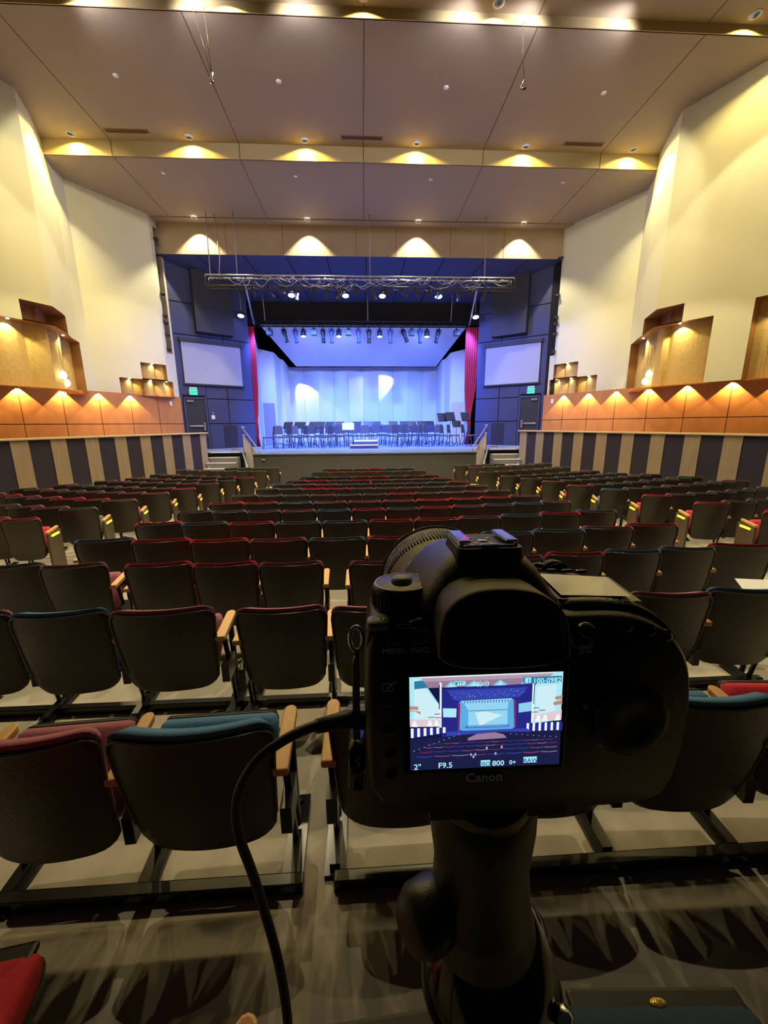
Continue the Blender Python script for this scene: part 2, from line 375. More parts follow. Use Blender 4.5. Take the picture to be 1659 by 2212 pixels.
TL, LL = band(-1, (-10.28-.443*2, 12.31-2), (-7.76, 18), 1.194, .08, [s+2.19 for s in (-1.9, -.79, .38, 1.55, 2.72, 3.89, 5.06)], 0)
TR, LR = band(1, (8.1, 17.8), (8.1+.3986*9.6, 17.8-.917*9.6), 1.19, .12, [1.07, 2.23, 3.37, 4.54, 5.72, 6.9, 8.07], 0)
TLf = TL
# striped parapets with pale cap
def parapet(side, A, B, zt, n, off):
    A = Vector((*A, 0)); B = Vector((*B, 0)); L = (B-A).length; d = (B-A)/L; nn = Vector((-d.y, d.x, 0)); nn = nn if nn.x*side < 0 else -nn
    T = lambda s, z, o: (A.x+d.x*s+nn.x*o, A.y+d.y*s+nn.y*o, z)
    def bx(b, s0, s1, z0, z1, o0, o1, mi):
        b.add([T(s0, z0, o0), T(s1, z0, o0), T(s1, z0, o1), T(s0, z0, o1), T(s0, z1, o0), T(s1, z1, o0), T(s1, z1, o1), T(s0, z1, o1)],
              [(3, 2, 1, 0), (4, 5, 6, 7), (0, 1, 5, 4), (1, 2, 6, 5), (2, 3, 7, 6), (3, 0, 4, 7)], mi)
    b = MB(); bx(b, 0, L, -2.45, zt-.05, -.15, 0, 0)
    s = off
    while s < L: bx(b, s, min(s+.385, L), -2.45, zt-.05, 0, .02, 1); s += .885
    wh = 'left' if side < 0 else 'right'
    struct(b.build('wall_parapet_'+wh, [M['stripedark'], M['stripe']]))
    b = MB(); bx(b, -.1, L+.08, zt-.05, zt, -.2, .07, 0)
    struct(b.build('trim_cap_'+wh, M['cap'], bevel=.01))
parapet(-1, (-8.26-.327*6, 9.6-.945*6), (-6.08, 15.9), -.262, 8, 6.15-.885*6)
parapet(1, (6.39, 15.9), (6.39+.333*13, 15.9-.943*13), -.285, 8, 0)

# ------------------------------------------------------------------ dark walls beside the stage (door, screen, exit sign)
def darkwall(side, A, B):
    A = Vector((*A, 0)); B = Vector((*B, 0)); L = (B-A).length; d = (B-A)/L; n = Vector((-d.y, d.x, 0)); n = n if n.x*side < 0 else -n
    wh = 'left' if side < 0 else 'right'
    def T(s, z, o): return (A.x+d.x*s+n.x*o, A.y+d.y*s+n.y*o, z)
    def bx(b, s0, s1, z0, z1, o0, o1, mi=0):
        b.add([T(s0, z0, o0), T(s1, z0, o0), T(s1, z0, o1), T(s0, z0, o1), T(s0, z1, o0), T(s1, z1, o0), T(s1, z1, o1), T(s0, z1, o1)],
              [(3, 2, 1, 0), (4, 5, 6, 7), (0, 1, 5, 4), (1, 2, 6, 5), (2, 3, 7, 6), (3, 0, 4, 7)], mi)
    b = MB(); bx(b, -.4, L, -1.1, 6.7, -.2, -.02, 1)
    # panels with joints
    for s0, s1 in ((1.12, 2.05), (2.07, L)):
        for z0, z1 in ((DECK, .07), (.09, 1.16), (1.18, 3.75), (3.77, 5.0), (5.02, 6.6)): bx(b, s0+.01, s1-.01, z0+.01, z1-.01, -.02, 0)
    for z0, z1 in ((1.3, 3.75), (3.77, 5.0), (5.02, 6.6)): bx(b, 0, 1.11, z0+.01, z1-.01, -.02, 0)
    bx(b, 0, .12, DECK, 1.3, -.02, 0); bx(b, 1.06, 1.11, DECK, 1.3, -.02, 0)
    struct(b.build('wall_stage_'+wh, [M['navy'], M['void']]))
    # projecting upper box
    b = MB(); bx(b, .9, 2.5, 3.9, 6.3, 0, .32)
    struct(b.build('wall_box_'+wh, M['black']))
    # door
    b = MB(); bx(b, .2, 1.0, DECK, 1.14, .0, .03); dr = struct(b.build('door_'+('1' if side < 0 else '2'), M['black']))
    b = MB(); bx(b, .13, .2, DECK, 1.22, 0, .06); bx(b, 1.0, 1.06, DECK, 1.22, 0, .06); bx(b, .13, 1.06, 1.14, 1.22, 0, .06); b.build('door_frame', M['navy'], dr)
    b = MB(); bx(b, .25, .82, -.06, 0.0, .06, .1); bx(b, .84, .93, -.22, .12, .03, .1); b.build('push_bar', M['alu'], dr, bevel=.008)
    b = MB(); bx(b, .25, .52, 1.0, 1.09, .03, .1); b.build('door_closer', M['alu'], dr)
    # exit sign
    s0 = .57
    p = T(s0, 1.46, .04)
    e = thing('exit_sign', f'green lit exit sign above the door beside the {wh} projection screen', 'sign')
    b = MB(); bx(b, s0-.17, s0+.17, 1.3, 1.56, .0, .06); b.build('case', M['exitb'], e, bevel=.01)
    b = MB(); bx(b, s0-.14, s0+.14, 1.325, 1.51, .06, .065); b.build('light_panel', M['exitg'], e)
    b = MB(); bx(b, s0-.15, s0+.15, 1.56, 1.63, .0, .08); b.build('bracket', M['exitb'], e, bevel=.005)
    rr = d if side < 0 else -d
    text('letters', 'EXIT', .15, M['exitt'], e, T(s0, 1.415, .068), rr, (0, 0, 1), .001)
    # projection screen
    sc = thing('projection_screen', f'white projection screen on the dark wall {wh} of the stage', 'screen')
    b = MB()
    z = lambda s: 1.76
    bx(b, .27, 2.78, 1.79, 3.47, .06, .075); b.build('screen_fabric', M['screen'], sc)
    b = MB()
    bx(b, .2, 2.85, 3.47, 3.62, 0, .14); b.build('screen_case', M['black'], sc, bevel=.01)
    b = MB(); bx(b, .2, 2.85, 1.72, 1.79, .03, .1); b.build('bottom_bar', M['black'], sc, bevel=.01)
    # low cupboard door behind the stair rail
    b = MB(); bx(b, 1.75, 2.35, DECK, 0.0, .0, .03); ac = tag(b.build('access_panel', M['stripedark']), f'low dark access panel in the wall behind the {wh} stage stairs', 'panel')
    return T, L, n
TB, LB, nB = darkwall(-1, (-7.8, 18), (-5.2, 20))
TC, LC, nC = darkwall(1, (8.19, 18), (5.65, 20))
b = MB()
p = TB(1.3, .45, .02)
for (s0, s1, z0, z1) in ((1.24, 1.38, .28, .45),):
    q = [TB(s0, z0, 0), TB(s1, z0, 0), TB(s1, z0, .04), TB(s0, z0, .04), TB(s0, z1, 0), TB(s1, z1, 0), TB(s1, z1, .04), TB(s0, z1, .04)]
    b.add(q, [(3, 2, 1, 0), (4, 5, 6, 7), (0, 1, 5, 4), (1, 2, 6, 5), (2, 3, 7, 6), (3, 0, 4, 7)])
cp = b.build('wall_control_box', M['white']); tag(cp, 'small white control box on the dark wall right of the left door', 'switch')
b = MB(); b.tube([TB(1.29, .5, .03), TB(1.34, .58, .03)], .012); b.build('cable_tail', M['white'], cp)

# small white thermostat-like boxes on the orange bands
for T, L, s, wh in ((TL, LL, LL-.56, 'left'), (TR, LR, .5, 'right')):
    b = MB(); q = [T(s-.06, .82, .012), T(s+.06, .82, .012), T(s+.06, .82, .04), T(s-.06, .82, .04), T(s-.06, 1.0, .012), T(s+.06, 1.0, .012), T(s+.06, 1.0, .04), T(s-.06, 1.0, .04)]
    b.add(q, [(3, 2, 1, 0), (4, 5, 6, 7), (0, 1, 5, 4), (1, 2, 6, 5), (2, 3, 7, 6), (3, 0, 4, 7)])
    tag(b.build('wall_box', M['white']), f'small white box on the {wh} orange veneer band near the door', 'switch')

# ------------------------------------------------------------------ orchestra shell
def shellpanel(b, p, q, z0, z1a, z1b, t=.06):
    p = Vector(p); q = Vector(q); d = (q-p).normalized(); n = Vector((-d.y, d.x))
    v = []
    for o in (0, t):
        a = p+n*o; c = q+n*o; v += [(a.x, a.y, z0), (c.x, c.y, z0), (c.x, c.y, z1b), (a.x, a.y, z1a)]
    b.add(v, [(0, 1, 2, 3), (7, 6, 5, 4), (0, 4, 5, 1), (1, 5, 6, 2), (2, 6, 7, 3), (3, 7, 4, 0)])
b = MB(); xs = [-4.36+i*.898 for i in range(11)]
for i in range(10):
    y0, y1 = (25.0, 25.14) if i % 2 == 0 else (25.14, 25.0)
    shellpanel(b, (xs[i]+.005, y0), (xs[i+1]-.005, y1), DECK, 3.35, 3.35)
struct(b.build('wall_shell_back', M['shell']))
for s, wh in ((-1, 'left'), (1, 'right')):
    b = MB(); X = lambda x: .14+s*x
    pts = [(5.3, 20.35), (5.5, 22.0), (4.8, 22.5), (4.72, 23.5), (4.55, 23.7), (4.5, 25.05)]
    zt = [4.5, 3.85, 3.75, 3.6, 3.55, 3.35]
    for (a, c), (za, zc) in zip(zip(pts[:-1], pts[1:]), zip(zt[:-1], zt[1:])): shellpanel(b, (X(a[0]), a[1]), (X(c[0]), c[1]), DECK, za, zc, .06*s)
    struct(b.build('wall_shell_'+wh, M['shell']))
    # door of the shell
    b = MB(); x0 = X(4.79); 
    shellpanel(b, (X(5.4), 22.03), (X(4.88), 22.40), DECK, 1.15, 1.15, .05*s)
    struct(b.build('door_'+('3' if s < 0 else '4'), M['doorp'] if s < 0 else M['cap']))
b = MB()   # ceiling reflector
P1 = [(-4.75, 20.65, 4.62), (5.2, 20.65, 4.6), (4.4, 24.3, 3.28), (-3.75, 24.3, 3.3)]
b.add(P1+[(x, y, z+.08) for x, y, z in P1], [(0, 1, 2, 3), (7, 6, 5, 4), (0, 4, 5, 1), (1, 5, 6, 2), (2, 6, 7, 3), (3, 7, 4, 0)])
struct(b.build('ceiling_shell', M['shell']))
b = MB(); b.box((-9, 26.2, DECK), (9.4, 26.3, 8)); b.box((-9, 20.5, DECK), (-8.9, 26.2, 8)); b.box((9.3, 20.5, DECK), (9.4, 26.2, 8)); b.box((-9, 20.5, 7.9), (9.4, 26.3, 8))
struct(b.build('wall_back', M['void']))
# red curtains
def curtain(side, wh):
    b = MB(); n = 56; rows = [(4.5, 1.0, 0), (3.0, .98, .0), (1.6, .80, .02), (.6, .42, .1), (.25, .26, .16), (-.3, .22, .2), (-1.04, .26, .1)]
    rings = []
    for z, k, off in rows:
        r = []
        for i in range(n+1):
            t = i/n; x = (4.93+.12+(t)*.62*k+off*1.1) if side < 0 else (4.85+.12+t*.72*k+off*1.25)
            y = 20.12+.05*sin(t*pi*13)
            r.append(((side*x)+.1, y, z))
        rings.append(r)
    vs = [p for r in rings for p in r]; m = n+1
    b.add(vs, [(i*m+k, i*m+k+1, (i+1)*m+k+1, (i+1)*m+k) for i in range(len(rings)-1) for k in range(n)], 0, True)
    o = b.build('stage_curtain', M['curtain'])
    sd = o.modifiers.new('thick', 'SOLIDIFY'); sd.thickness = .02
    tag(o, f'red velvet stage curtain gathered at the {wh} edge of the stage opening', 'curtain')
curtain(-1, 'left'); curtain(1, 'right')

# ------------------------------------------------------------------ stairs, handrails
def stairs(side, x0, x1, wh):
    b = MB()
    for k in range(1, 7):
        z = DECK-.19*k; y = 16.3-.29*k
        b.box((x0, y, -2.45), (x1, y+.31 if k > 1 else 16.3, z), 0); b.box((x0, y-.01, z-.03), (x1, y+.06, z+.004), 1)
    b.box((x0, 16.26, DECK-.03), (x1, 16.36, DECK+.006), 1)
    tag(b.build('stage_stairs', [M['concrete'], M['nosing']]), f'grey steps with pale nosings leading up to the {wh} side of the stage', 'stairs')
    xi = x1 if side < 0 else x0    # inner edge, beside the stage
    sg = 1 if side < 0 else -1
    r = thing('stair_railing', f'pale metal handrail on the stage side of the {wh} stairs', 'railing')
    for j, (xx, off, zz) in enumerate(((xi+sg*.95, 0, .95), (xi+sg*.72, 0, .62))):
        b = MB(); b.tube([(xi+sg*.1, 16.9, DECK+.98-.32*j), (xi+sg*.1, 16.5, DECK+.98-.32*j), (xi+sg*(1.15), 15.2, DECK-.02-.22*j), (xi+sg*1.25, 15.15, DECK-.02-.22*j)], .022)
        b.build('handrail', M['rail'], r)
    for t in (0, .5):
        b = MB(); x = xi+sg*(.1+1.05*t); y = 16.5-1.3*t; z = DECK+.98-1.0*t; b.tube([(x, y, z), (x, y, DECK-.02 if t < .4 else DECK-.02)], .018); b.build('post', M['steelb'], r)
    b = MB(); v = [(xi+sg*.1, 16.5, DECK-.7), (xi+sg*1.1, 15.25, DECK-.7), (xi+sg*1.1, 15.25, DECK-.12), (xi+sg*.1, 16.5, DECK+.6)]
    b.add(v+[(x, y+.03, z) for x, y, z in v], [(0, 1, 2, 3), (7, 6, 5, 4), (0, 4, 5, 1), (1, 5, 6, 2), (2, 6, 7, 3), (3, 7, 4, 0)])
    b.build('infill_panel', M['shell'], r)
    r2 = thing('stair_railing', f'lower pale handrail along the treads of the {wh} stage stairs', 'railing')
    for j in range(2):
        b = MB(); b.tube([(xi-sg*.45, 16.75, DECK+.1-.02*j), (xi+sg*.0, 16.6, DECK+.1-.02*j), (xi+sg*.12, 16.3, DECK-.02-.1*j), (xi+sg*.95, 14.5, DECK-1.12-.07*j)], .02); b.build('handrail', M['rail'], r2)
    b = MB(); b.tube([(xi-sg*.45, 16.75, DECK+.1), (xi-sg*.45, 16.75, DECK)], .015); b.build('post', M['rail'], r2)
    xo = x0 if side < 0 else x1
    b = MB(); b.tube([(xo+sg*.03, 15.9, DECK-.35), (xo+sg*.33, 15.2, DECK-1.05)], .03); tag(b.build('stair_railing', M['rail']), f'short slanted handrail against the {wh} striped parapet', 'railing')
stairs(-1, -6.1, -4.95, 'left'); stairs(1, 5.3, 6.4, 'right')

# ------------------------------------------------------------------ theater seats
W0 = .53
def ysurf(u, v): return .09*(1-v)+.055*u*u-.012*sin(pi*v)
def seatgrid(wtop, wbot, H, z0, rt, rb, off, nu=12, grow=0):
    vsamp = [0, .01, .03, .07, .13, .25, .4, .55, .7, .82, .9, .95, .98, .995, 1]
    G = []
    for v in vsamp:
        W = (wbot+(wtop-wbot)*v)/2+grow; z = z0-grow+(H+2*grow)*v; h = (H+2*grow)*v; k = (H+2*grow)*(1-v); w = W
        if k < rt: w = W-rt+sqrt(max(0, rt*rt-(rt-k)**2))
        if h < rb: w = W-rb+sqrt(max(0, rb*rb-(rb-h)**2))
        G.append([(w*(2*i/nu-1), ysurf(w*(2*i/nu-1)/(W0/2), v)+off, z) for i in range(nu+1)])
    return G
def solidgrid(b, G1, G2, mi=0):
    m = len(G1[0]); R = len(G1); vs = [p for r in G1 for p in r]+[p for r in G2 for p in r]; o = m*R
    fs = [(i*m+k, i*m+k+1, (i+1)*m+k+1, (i+1)*m+k) for i in range(R-1) for k in range(m-1)]
    fs += [tuple(o+x for x in reversed(f)) for f in fs]
    for k in range(m-1): fs += [(k+1, k, o+k, o+k+1), ((R-1)*m+k, (R-1)*m+k+1, o+(R-1)*m+k+1, o+(R-1)*m+k)]
    for i in range(R-1): fs += [(i*m, (i+1)*m, o+(i+1)*m, o+i*m), ((i+1)*m+m-1, i*m+m-1, o+i*m+m-1, o+(i+1)*m+m-1)]
    b.add(vs, fs, mi, True)
G_shell = seatgrid(.522, .46, .555, .25, .055, .10, 0)
b_shell = MB(); solidgrid(b_shell, G_shell, seatgrid(.522, .46, .555, .25, .055, .10, .008))
b_cush = MB(); solidgrid(b_cush, seatgrid(.50, .42, .50, .32, .06, .10, .009, grow=.013), seatgrid(.46, .38, .48, .33, .05, .08, .07))
edge = [(p[0], p[1]-.001, p[2]) for p in [r[0] for r in G_shell[5:]]]+[(p[0], p[1]-.001, p[2]) for p in G_shell[-1][1:-1]]+[(p[0], p[1]-.001, p[2]) for p in reversed([r[-1] for r in G_shell[5:]])]
b_edge = MB(); b_edge.tube(edge, .0045, 6)
def seat_cushion(b, pan, ang, y0, z0, Lc=.42, Wc=.44):
    """cushion hinged at (y0,z0), ang from horizontal; rounded slab"""
    c, s_ = cos(ang), sin(ang)
    def T(x, l, h): return (x, y0+l*c-h*s_, z0+l*s_+h*c)
    def ring(l, w, h0, h1, r=.03):
        o = []
        for (cx, cz, a0) in ((w-r, h1-r, 0), (-w+r, h1-r, 90), (-w+r, h0+r, 180), (w-r, h0+r, 270)):
            for k in range(4): a = rad(a0+k*30); o.append(T(cx+r*cos(a), l, cz+r*sin(a)))
        return o
    W = Wc/2
    b.loft([ring(0, W*.86, .0, .075), ring(.04, W*.93, -.005, .09), ring(Lc*.5, W, -.005, .095), ring(Lc-.05, W, -.005, .09), ring(Lc-.012, W*.97, .0, .08), ring(Lc, W*.9, .012, .066, .024)])
    if pan: pan.loft([ring(0, W*.84, -.03, .03, .012), ring(Lc*.5, W*.98, -.03, .03, .012), ring(Lc-.03, W*.98, -.022, .03, .012), ring(Lc+.002, W*.93, -.006, .035, .010), ring(Lc+.005, W*.85, .004, .034, .008)])
def armrest(b, x):
    n = 8; top = []
    pts = [(x-.026, .06), (x+.026, .06), (x+.026, .34)]+[(x+.026*cos(rad(a)), .34+.03*sin(rad(a))) for a in (30, 60, 90, 120, 150)]+[(x-.026, .34)]
    b.prism(pts, lambda p: (p[0], p[1], .585+(p[1]-.06)*.08), lambda p: (p[0], p[1], .617+(p[1]-.06)*.08))
def standard(b, foot, x):
    b.tube([(x, .30, .59), (x, .33, .05)], .017, 8); b.tube([(x, .14, .58), (x, .20, .36), (x, .27, .05)], .014, 8)
    b.box((x-.014, .12, .565), (x+.014, .33, .588)); b.box((x-.02, .10, .28), (x+.02, .26, .40))
    foot.box((x-.04, .10, 0), (x+.04, .50, .018)); foot.box((x-.02, .12, .018), (x+.02, .3, .05))
    for y in (.16, .46): foot.lathe([(.012, .018), (.012, .03), (.005, .034)], (x, y, 0), n=8)
MESH = {}
def mk_seat(color, left_arm, end):
    t = thing('theater_seat', '', 'seat')
    key = lambda k: MESH.get(k)
    def part(nm, mb, m, par, bev=0):
        k = (nm, m.name)
        if k in MESH:
            o = bpy.data.objects.new(nm, MESH[k]); COL.objects.link(o); o.parent = par
            if bev: md = o.modifiers.new('bevel', 'BEVEL'); md.width = bev; md.segments = 2; md.limit_method = 'ANGLE'
            return o
        o = mb().build(nm, m, par, bevel=bev); MESH[k] = o.data; return o
    fab = M['f'+color]
    sh = part('back_shell', lambda: b_shell, M['shellk'], t); part('edge_bead', lambda: b_edge, M['trimk'], sh)
    part('back_cushion', lambda: b_cush, fab, t)
    def cu(): b = MB(); seat_cushion(b, None, rad(68), .24, .29, .355); return b
    def pn(): b = MB(); q = MB(); seat_cushion(b, q, rad(68), .24, .29, .355); return q
    sc = part('seat_cushion', cu, fab, t); part('seat_pan', pn, M['pan'], sc)
    def ar(x):
        def f(): b = MB(); armrest(b, x); return b
        return f
    def st(x, w):
        def f(): b = MB(); q = MB(); standard(b, q, x); return q if w else b
        return f
    xs = []
    if end != 1: xs.append((W0/2+.002, 'r'))
    else: xs.append((W0/2+.03, 'er'))
    if left_arm or end == -1: xs.append((-W0/2-(.03 if end == -1 else .002), 'l' if end != -1 else 'el'))
    for x, k in xs:
        if k in ('er', 'el'):
            def pe(): 
                b = MB(); b.box((x-.018, .06, .0), (x+.018, .42, .58)); return b
            MESH.pop(('end_panel', M['panel'].name), None)
            p = part('end_panel', pe, M['panel'], t, .006)
            sx = 1 if k == 'er' else -1
            def li():
                b = MB(); b.box((x+sx*.018, .14, .535), (x+sx*.032, .34, .56)) if sx > 0 else b.box((x-.032, .14, .535), (x-.018, .34, .56)); return b
            MESH.pop(('aisle_lamp', M['aisle'].name), None)
            part('aisle_lamp', li, M['aisle'], p)
        MESH.pop(('armrest', M['armw'].name), None); MESH.pop(('standard', M['steelb'].name), None); MESH.pop(('foot_plate', M['steelb'].name), None)
        part('armrest', ar(x), M['armw'], t, .006)
        if k in ('r', 'l'): s_ = part('standard', st(x, 0), M['steelb'], t); part('foot_plate', st(x, 1), M['steelb'], s_)
    return t
PROTO = {}
CN = {'R': 'red', 'B': 'blue', 'M': 'maroon', 'K': 'slate grey', 'N': 'navy'}
def put_seat(x, y, w, color, label, group, left_arm=False, end=0):
    k = (color, left_arm, end)
    rz = atan2(-(x-.2), 22.5-y)
    if k not in PROTO:
        t = mk_seat(color, left_arm, end); PROTO[k] = (proto_tree(t)); o = t
    else: o = copy_proto(PROTO[k])
    o.location = (x, y, FZ(y)); o.rotation_euler = (0, 0, rz); o.scale = (w/W0, 1, 1)
    tag(o, label, 'seat', group); return o
C0 = (.2, 22.5)
def arc_row(block, idx, p, q, n, cols, end=0, ext_l=0, ext_r=0):
    rp, rq = hypot(p[0]-C0[0], p[1]-C0[1]), hypot(q[0]-C0[0], q[1]-C0[1])
    ap, aq = atan2(p[0]-C0[0], C0[1]-p[1]), atan2(q[0]-C0[0], C0[1]-q[1])
    tot = n+ext_l+ext_r
    for i in range(-ext_l, n+ext_r):
        t = (i+.5)/n; tc = min(max(t, 0), 1); a = ap+(aq-ap)*t; r = rp+(rq-rp)*tc
        x, y = C0[0]+r*sin(a), C0[1]-r*cos(a); w = (rp+rq)/2*(aq-ap)/n
        j = i+ext_l; c = cols[j % len(cols)]
        if block == 'centre':
            lab = f"{CN[c]}-edged seat, centre block, {ORD[idx]} row from the stage, {ORD[j]} from the left"
        else: 
            k = (tot-1-j) if block == 'left' else j
            lab = f"{CN[c]}-edged theater seat, {block} block, {ORD[idx]} row from the stage, {ORD[k]} from the aisle"
        e = 0
        if end == 1 and i == n+ext_r-1: e = 1
        if end == -1 and i == -ext_l: e = -1
        put_seat(x, y, min(w, .6), c, lab, f'theater seats of the {block} block', left_arm=(i == -ext_l and end != -1), end=e)
rc = lambda n: ''.join(random.choice('RBMKMKMK') for _ in range(n))
CEN = [((-1.319, 12.978), (1.692, 12.929), 6, rc(6)), ((-1.521, 11.713), (1.897, 11.799), 7, rc(7)), ((-1.637, 10.198), (2.009, 10.269), 8, rc(8)), ((-1.82, 9.352), (2.172, 9.41), 8, rc(8)),
 ((-1.974, 8.59), (2.359, 8.622), 9, rc(9)), ((-2.142, 7.871), (2.547, 7.861), 10, 'KKRRMKMKKM'), ((-2.311, 6.96), (2.707, 7.078), 11, 'KKKMKKRKKMK'), ((-2.402, 6.138), (2.945, 6.359), 10, 'RRBMMMRRRM'),
 ((-2.57, 5.428), (3.137, 5.719), 12, 'KKKMBRBRMKBM'), ((-2.714, 4.672), (3.331, 4.924), 11, 'RBRBBRRMBRB'), ((-2.871, 3.91), (3.473, 4.073), 11, 'BRRMBRRBBMR')]
for i, r in enumerate(CEN): arc_row('centre', i, *r)
LEF = [((-4.83, 14.084), (-2.86, 13.703), 4), ((-6.137, 13.47), (-2.987, 12.321), 7), ((-6.102, 11.852), (-2.835, 10.199), 7), ((-6.204, 10.73), (-3.083, 9.542), 7),
 ((-6.55, 10.063), (-3.261, 8.912), 7), ((-6.928, 9.295), (-3.418, 8.043), 8), ((-7.335, 8.651), (-3.634, 7.372), 8), ((-6.333, 7.341), (-3.783, 6.541), 5), ((-5.373, 6.169), (-3.924, 5.763), 3), ((-4.587, 5.087), (-4.143, 5.042), 1)]
LC = ['KKKK', 'KKMKKKK', 'KMKKMKR', 'MKKMKMK', 'KMKMKMK', 'MKKKMKMR', 'KMMKMKMM', 'KRMMRRM', 'KKMMK', 'KMR']
EX = [0, 0, 0, 0, 0, 0, 0, 2, 2, 2]
for i, r in enumerate(LEF): arc_row('left', i, *r, LC[i], end=1, ext_l=EX[i])
RIG = [((3.239, 13.661), (5.2, 14.40), 4), ((3.455, 12.692), (6.969, 14.489), 7), ((3.282, 10.811), (6.647, 12.579), 7), ((3.453, 9.57), (6.66, 10.927), 7),
 ((3.713, 8.941), (6.913, 10.081), 7), ((3.939, 8.289), (7.51, 9.69), 8), ((4.086, 7.482), (7.937, 8.966), 8), ((4.39, 6.854), (8.182, 8.043), 8), ((4.588, 6.043), (7.316, 6.667), 6), ((4.81, 5.257), (6.25, 5.50), 3)]
RCc = ['KKKK', 'MKKKKKK', 'KMKKKKK', 'KKMKKKM', 'KKKKMKK', 'MKKKKKMK', 'RKKKKKKK', 'BKKMKKKM', 'RKKMKKKK', 'RKKK']
for i, r in enumerate(RIG): arc_row('right', i, *r, RCc[i], end=-1, ext_r=(1 if i > 7 else 0))
put_seat(5.35, 4.55, .5, 'R', 'red-cushioned theater seat with lit end panel at the right edge of the photo', 'theater seats of the right block', end=-1)
NEAR = {3: [(-3.36, 3.12, .52, 'M'), (-2.831, 3.077, .52, 'K'), (-2.317, 3.045, .503, 'M'), (-1.642, 3.017, .533, 'R'), (-1.111, 2.984, .521, 'R'), (-.586, 2.957, .523, 'M'), (.124, 2.932, .517, 'M'), (.66, 2.94, .53, 'B'), (1.22, 2.97, .53, 'M'), (1.771, 3.021, .514, 'R'), (2.295, 3.051, .502, 'B'), (2.818, 3.092, .5, 'K'), (3.369, 3.15, .569, 'R')],
 2: [(-2.31, 2.138, .524, 'M'), (-1.764, 2.133, .54, 'B'), (-1.181, 2.12, .60, 'M'), (-.491, 2.092, .541, 'M'), (.056, 2.072, .53, 'M'), (.66, 2.08, .54, 'R'), (1.30, 2.111, .56, 'B'), (1.90, 2.131, .53, 'M'), (2.46, 2.153, .57, 'B')],
 1: [(-1.16, 1.112, .52, 'M'), (-.604, 1.124, .57, 'B'), (.144, 1.163, .58, 'K'), (.73, 1.166, .56, 'K'), (1.29, 1.159, .54, 'B'), (1.85, 1.18, .54, 'R')]}
RN = {3: 'third row in front of the photographer', 2: 'second row in front of the photographer', 1: 'row right in front of the tripod'}
for k, row in NEAR.items():
    for i, (x, y, wd, c) in enumerate(row):
        gap = i > 0 and (x-wd/2)-(row[i-1][0]+row[i-1][2]/2) > .06
        put_seat(x, y, wd, c, f"{CN[c]} seat, {RN[k]}, {ORD[i]} from the left", 'theater seats of the rear rows', left_arm=(i == 0 or gap))
# floor rails the seat feet stand on
for k, row, nm in ((1, NEAR[1], 'row right in front of the tripod'), (2, NEAR[2], 'second row ahead')):
    b = MB(); segs = [(row[0][0]-.6, -.27)] if k == 1 else [(row[0][0]-.4, row[-1][0]+.4)]
    if k == 1: segs.append((-.15, row[-1][0]+.4))
    for j, (x0, x1) in enumerate(segs):
        b = MB(); yy = row[0][1]+(.10 if k == 1 else .22); b.box((x0, yy, FZ(yy)), (x1, yy+.05, FZ(yy)+.055))
        tag(b.build('floor_rail', M['steelb'], bevel=.006), f"glossy floor rail under the {nm}"+((', left part', ', right part')[j] if k == 1 else ''), 'rail')

# front row at the photographer's feet, seats folded down
def near_seat(x, y, w, color, label, rz, plaque=None, arm=True):
    t = thing('theater_seat', label, 'seat', (x, y, FZ(y)), rz, 'seats at the photographer\'s feet')
    q = b_shell.build('back_shell', M['shellk'], t); b_cush.build('back_cushion', M['f'+color], t)
    b = MB(); p = MB(); seat_cushion(b, p, rad(4), .05, .36, .40, w)
    c = b.build('seat_cushion', M['f'+color], t); p.build('seat_pan', M['pan'], c)
    b = MB(); b.box((-w/2+.02, .40, .445), (w/2-.02, .462, .468)); b.build('front_edge', M['pan'], c, bevel=.01)
    if plaque:
        b = MB(); b.lathe([(.0, 0), (.019, 0), (.019, .001), (0, .001)], (0, 0, 0), n=20)
        for i, v in enumerate(b.v): b.v[i] = (v[0]*1.0+.0, v[1]*.45+.432, v[2]+.4685)
        pl = b.build('number_plate', M['brass'], c); text('number', plaque, .014, M['ink'], pl, (0, .432, .4702), (-1, 0, 0), (0, -1, 0), .0001)
    return t
near_seat(.64, .18, .45, 'N', 'shaded blue theater seat with yellow number plate, bottom right of the photo', rad(-3), '507')
near_seat(.02, .17, .45, 'R', 'theater seat with black front edge behind the tripod head, bottom of the photo', rad(3))
near_seat(-1.02, .34, .45, 'R', 'red theater seat folded down in the bottom left corner', rad(8))
for x, y, lab in ((-.252, .20, 'pale armrest tip at the bottom edge left of the tripod'), (.322, .17, 'pale armrest tip at the bottom edge beneath the tripod head'), (.905, .23, 'wooden armrest end at the bottom right corner')):
    t = thing('seat_armrest', lab, 'armrest', (x, y, FZ(y)), rad(-4) if x > .5 else 0)
    b = MB(); armrest(b, 0); b.build('arm_pad', M['armw'], t, bevel=.008)
    b = MB(); f = MB(); standard(b, f, 0); s_ = b.build('standard', M['steelb'], t); f.build('foot_plate', M['steelb'], s_)
# bag and programme on the floor at the right
b = MB(); T = Matrix.Translation((3.02, 2.56, -1.27)) @ Matrix.Rotation(rad(-12), 4, 'Z') @ Matrix.Rotation(rad(25), 4, 'X')
b.box((-.17, -.16, 0), (.17, .16, .004), 0, T)
b.add([T @ Vector((-.05+.10*cos(a), .0+.06*sin(a), .006)) for a in [2*pi*k/20 for k in range(20)]], [tuple(range(20))], 1)
b.add([T @ Vector(v) for v in ((-.13, -.13, .006), (.13, -.13, .006), (.13, -.10, .006), (-.13, -.10, .006))], [(0, 1, 2, 3)], 1)
tag(b.build('poster_sheet', [M['paper'], M['papg']]), 'white printed sheet with grey oval lying over a seat at the right edge', 'paper')

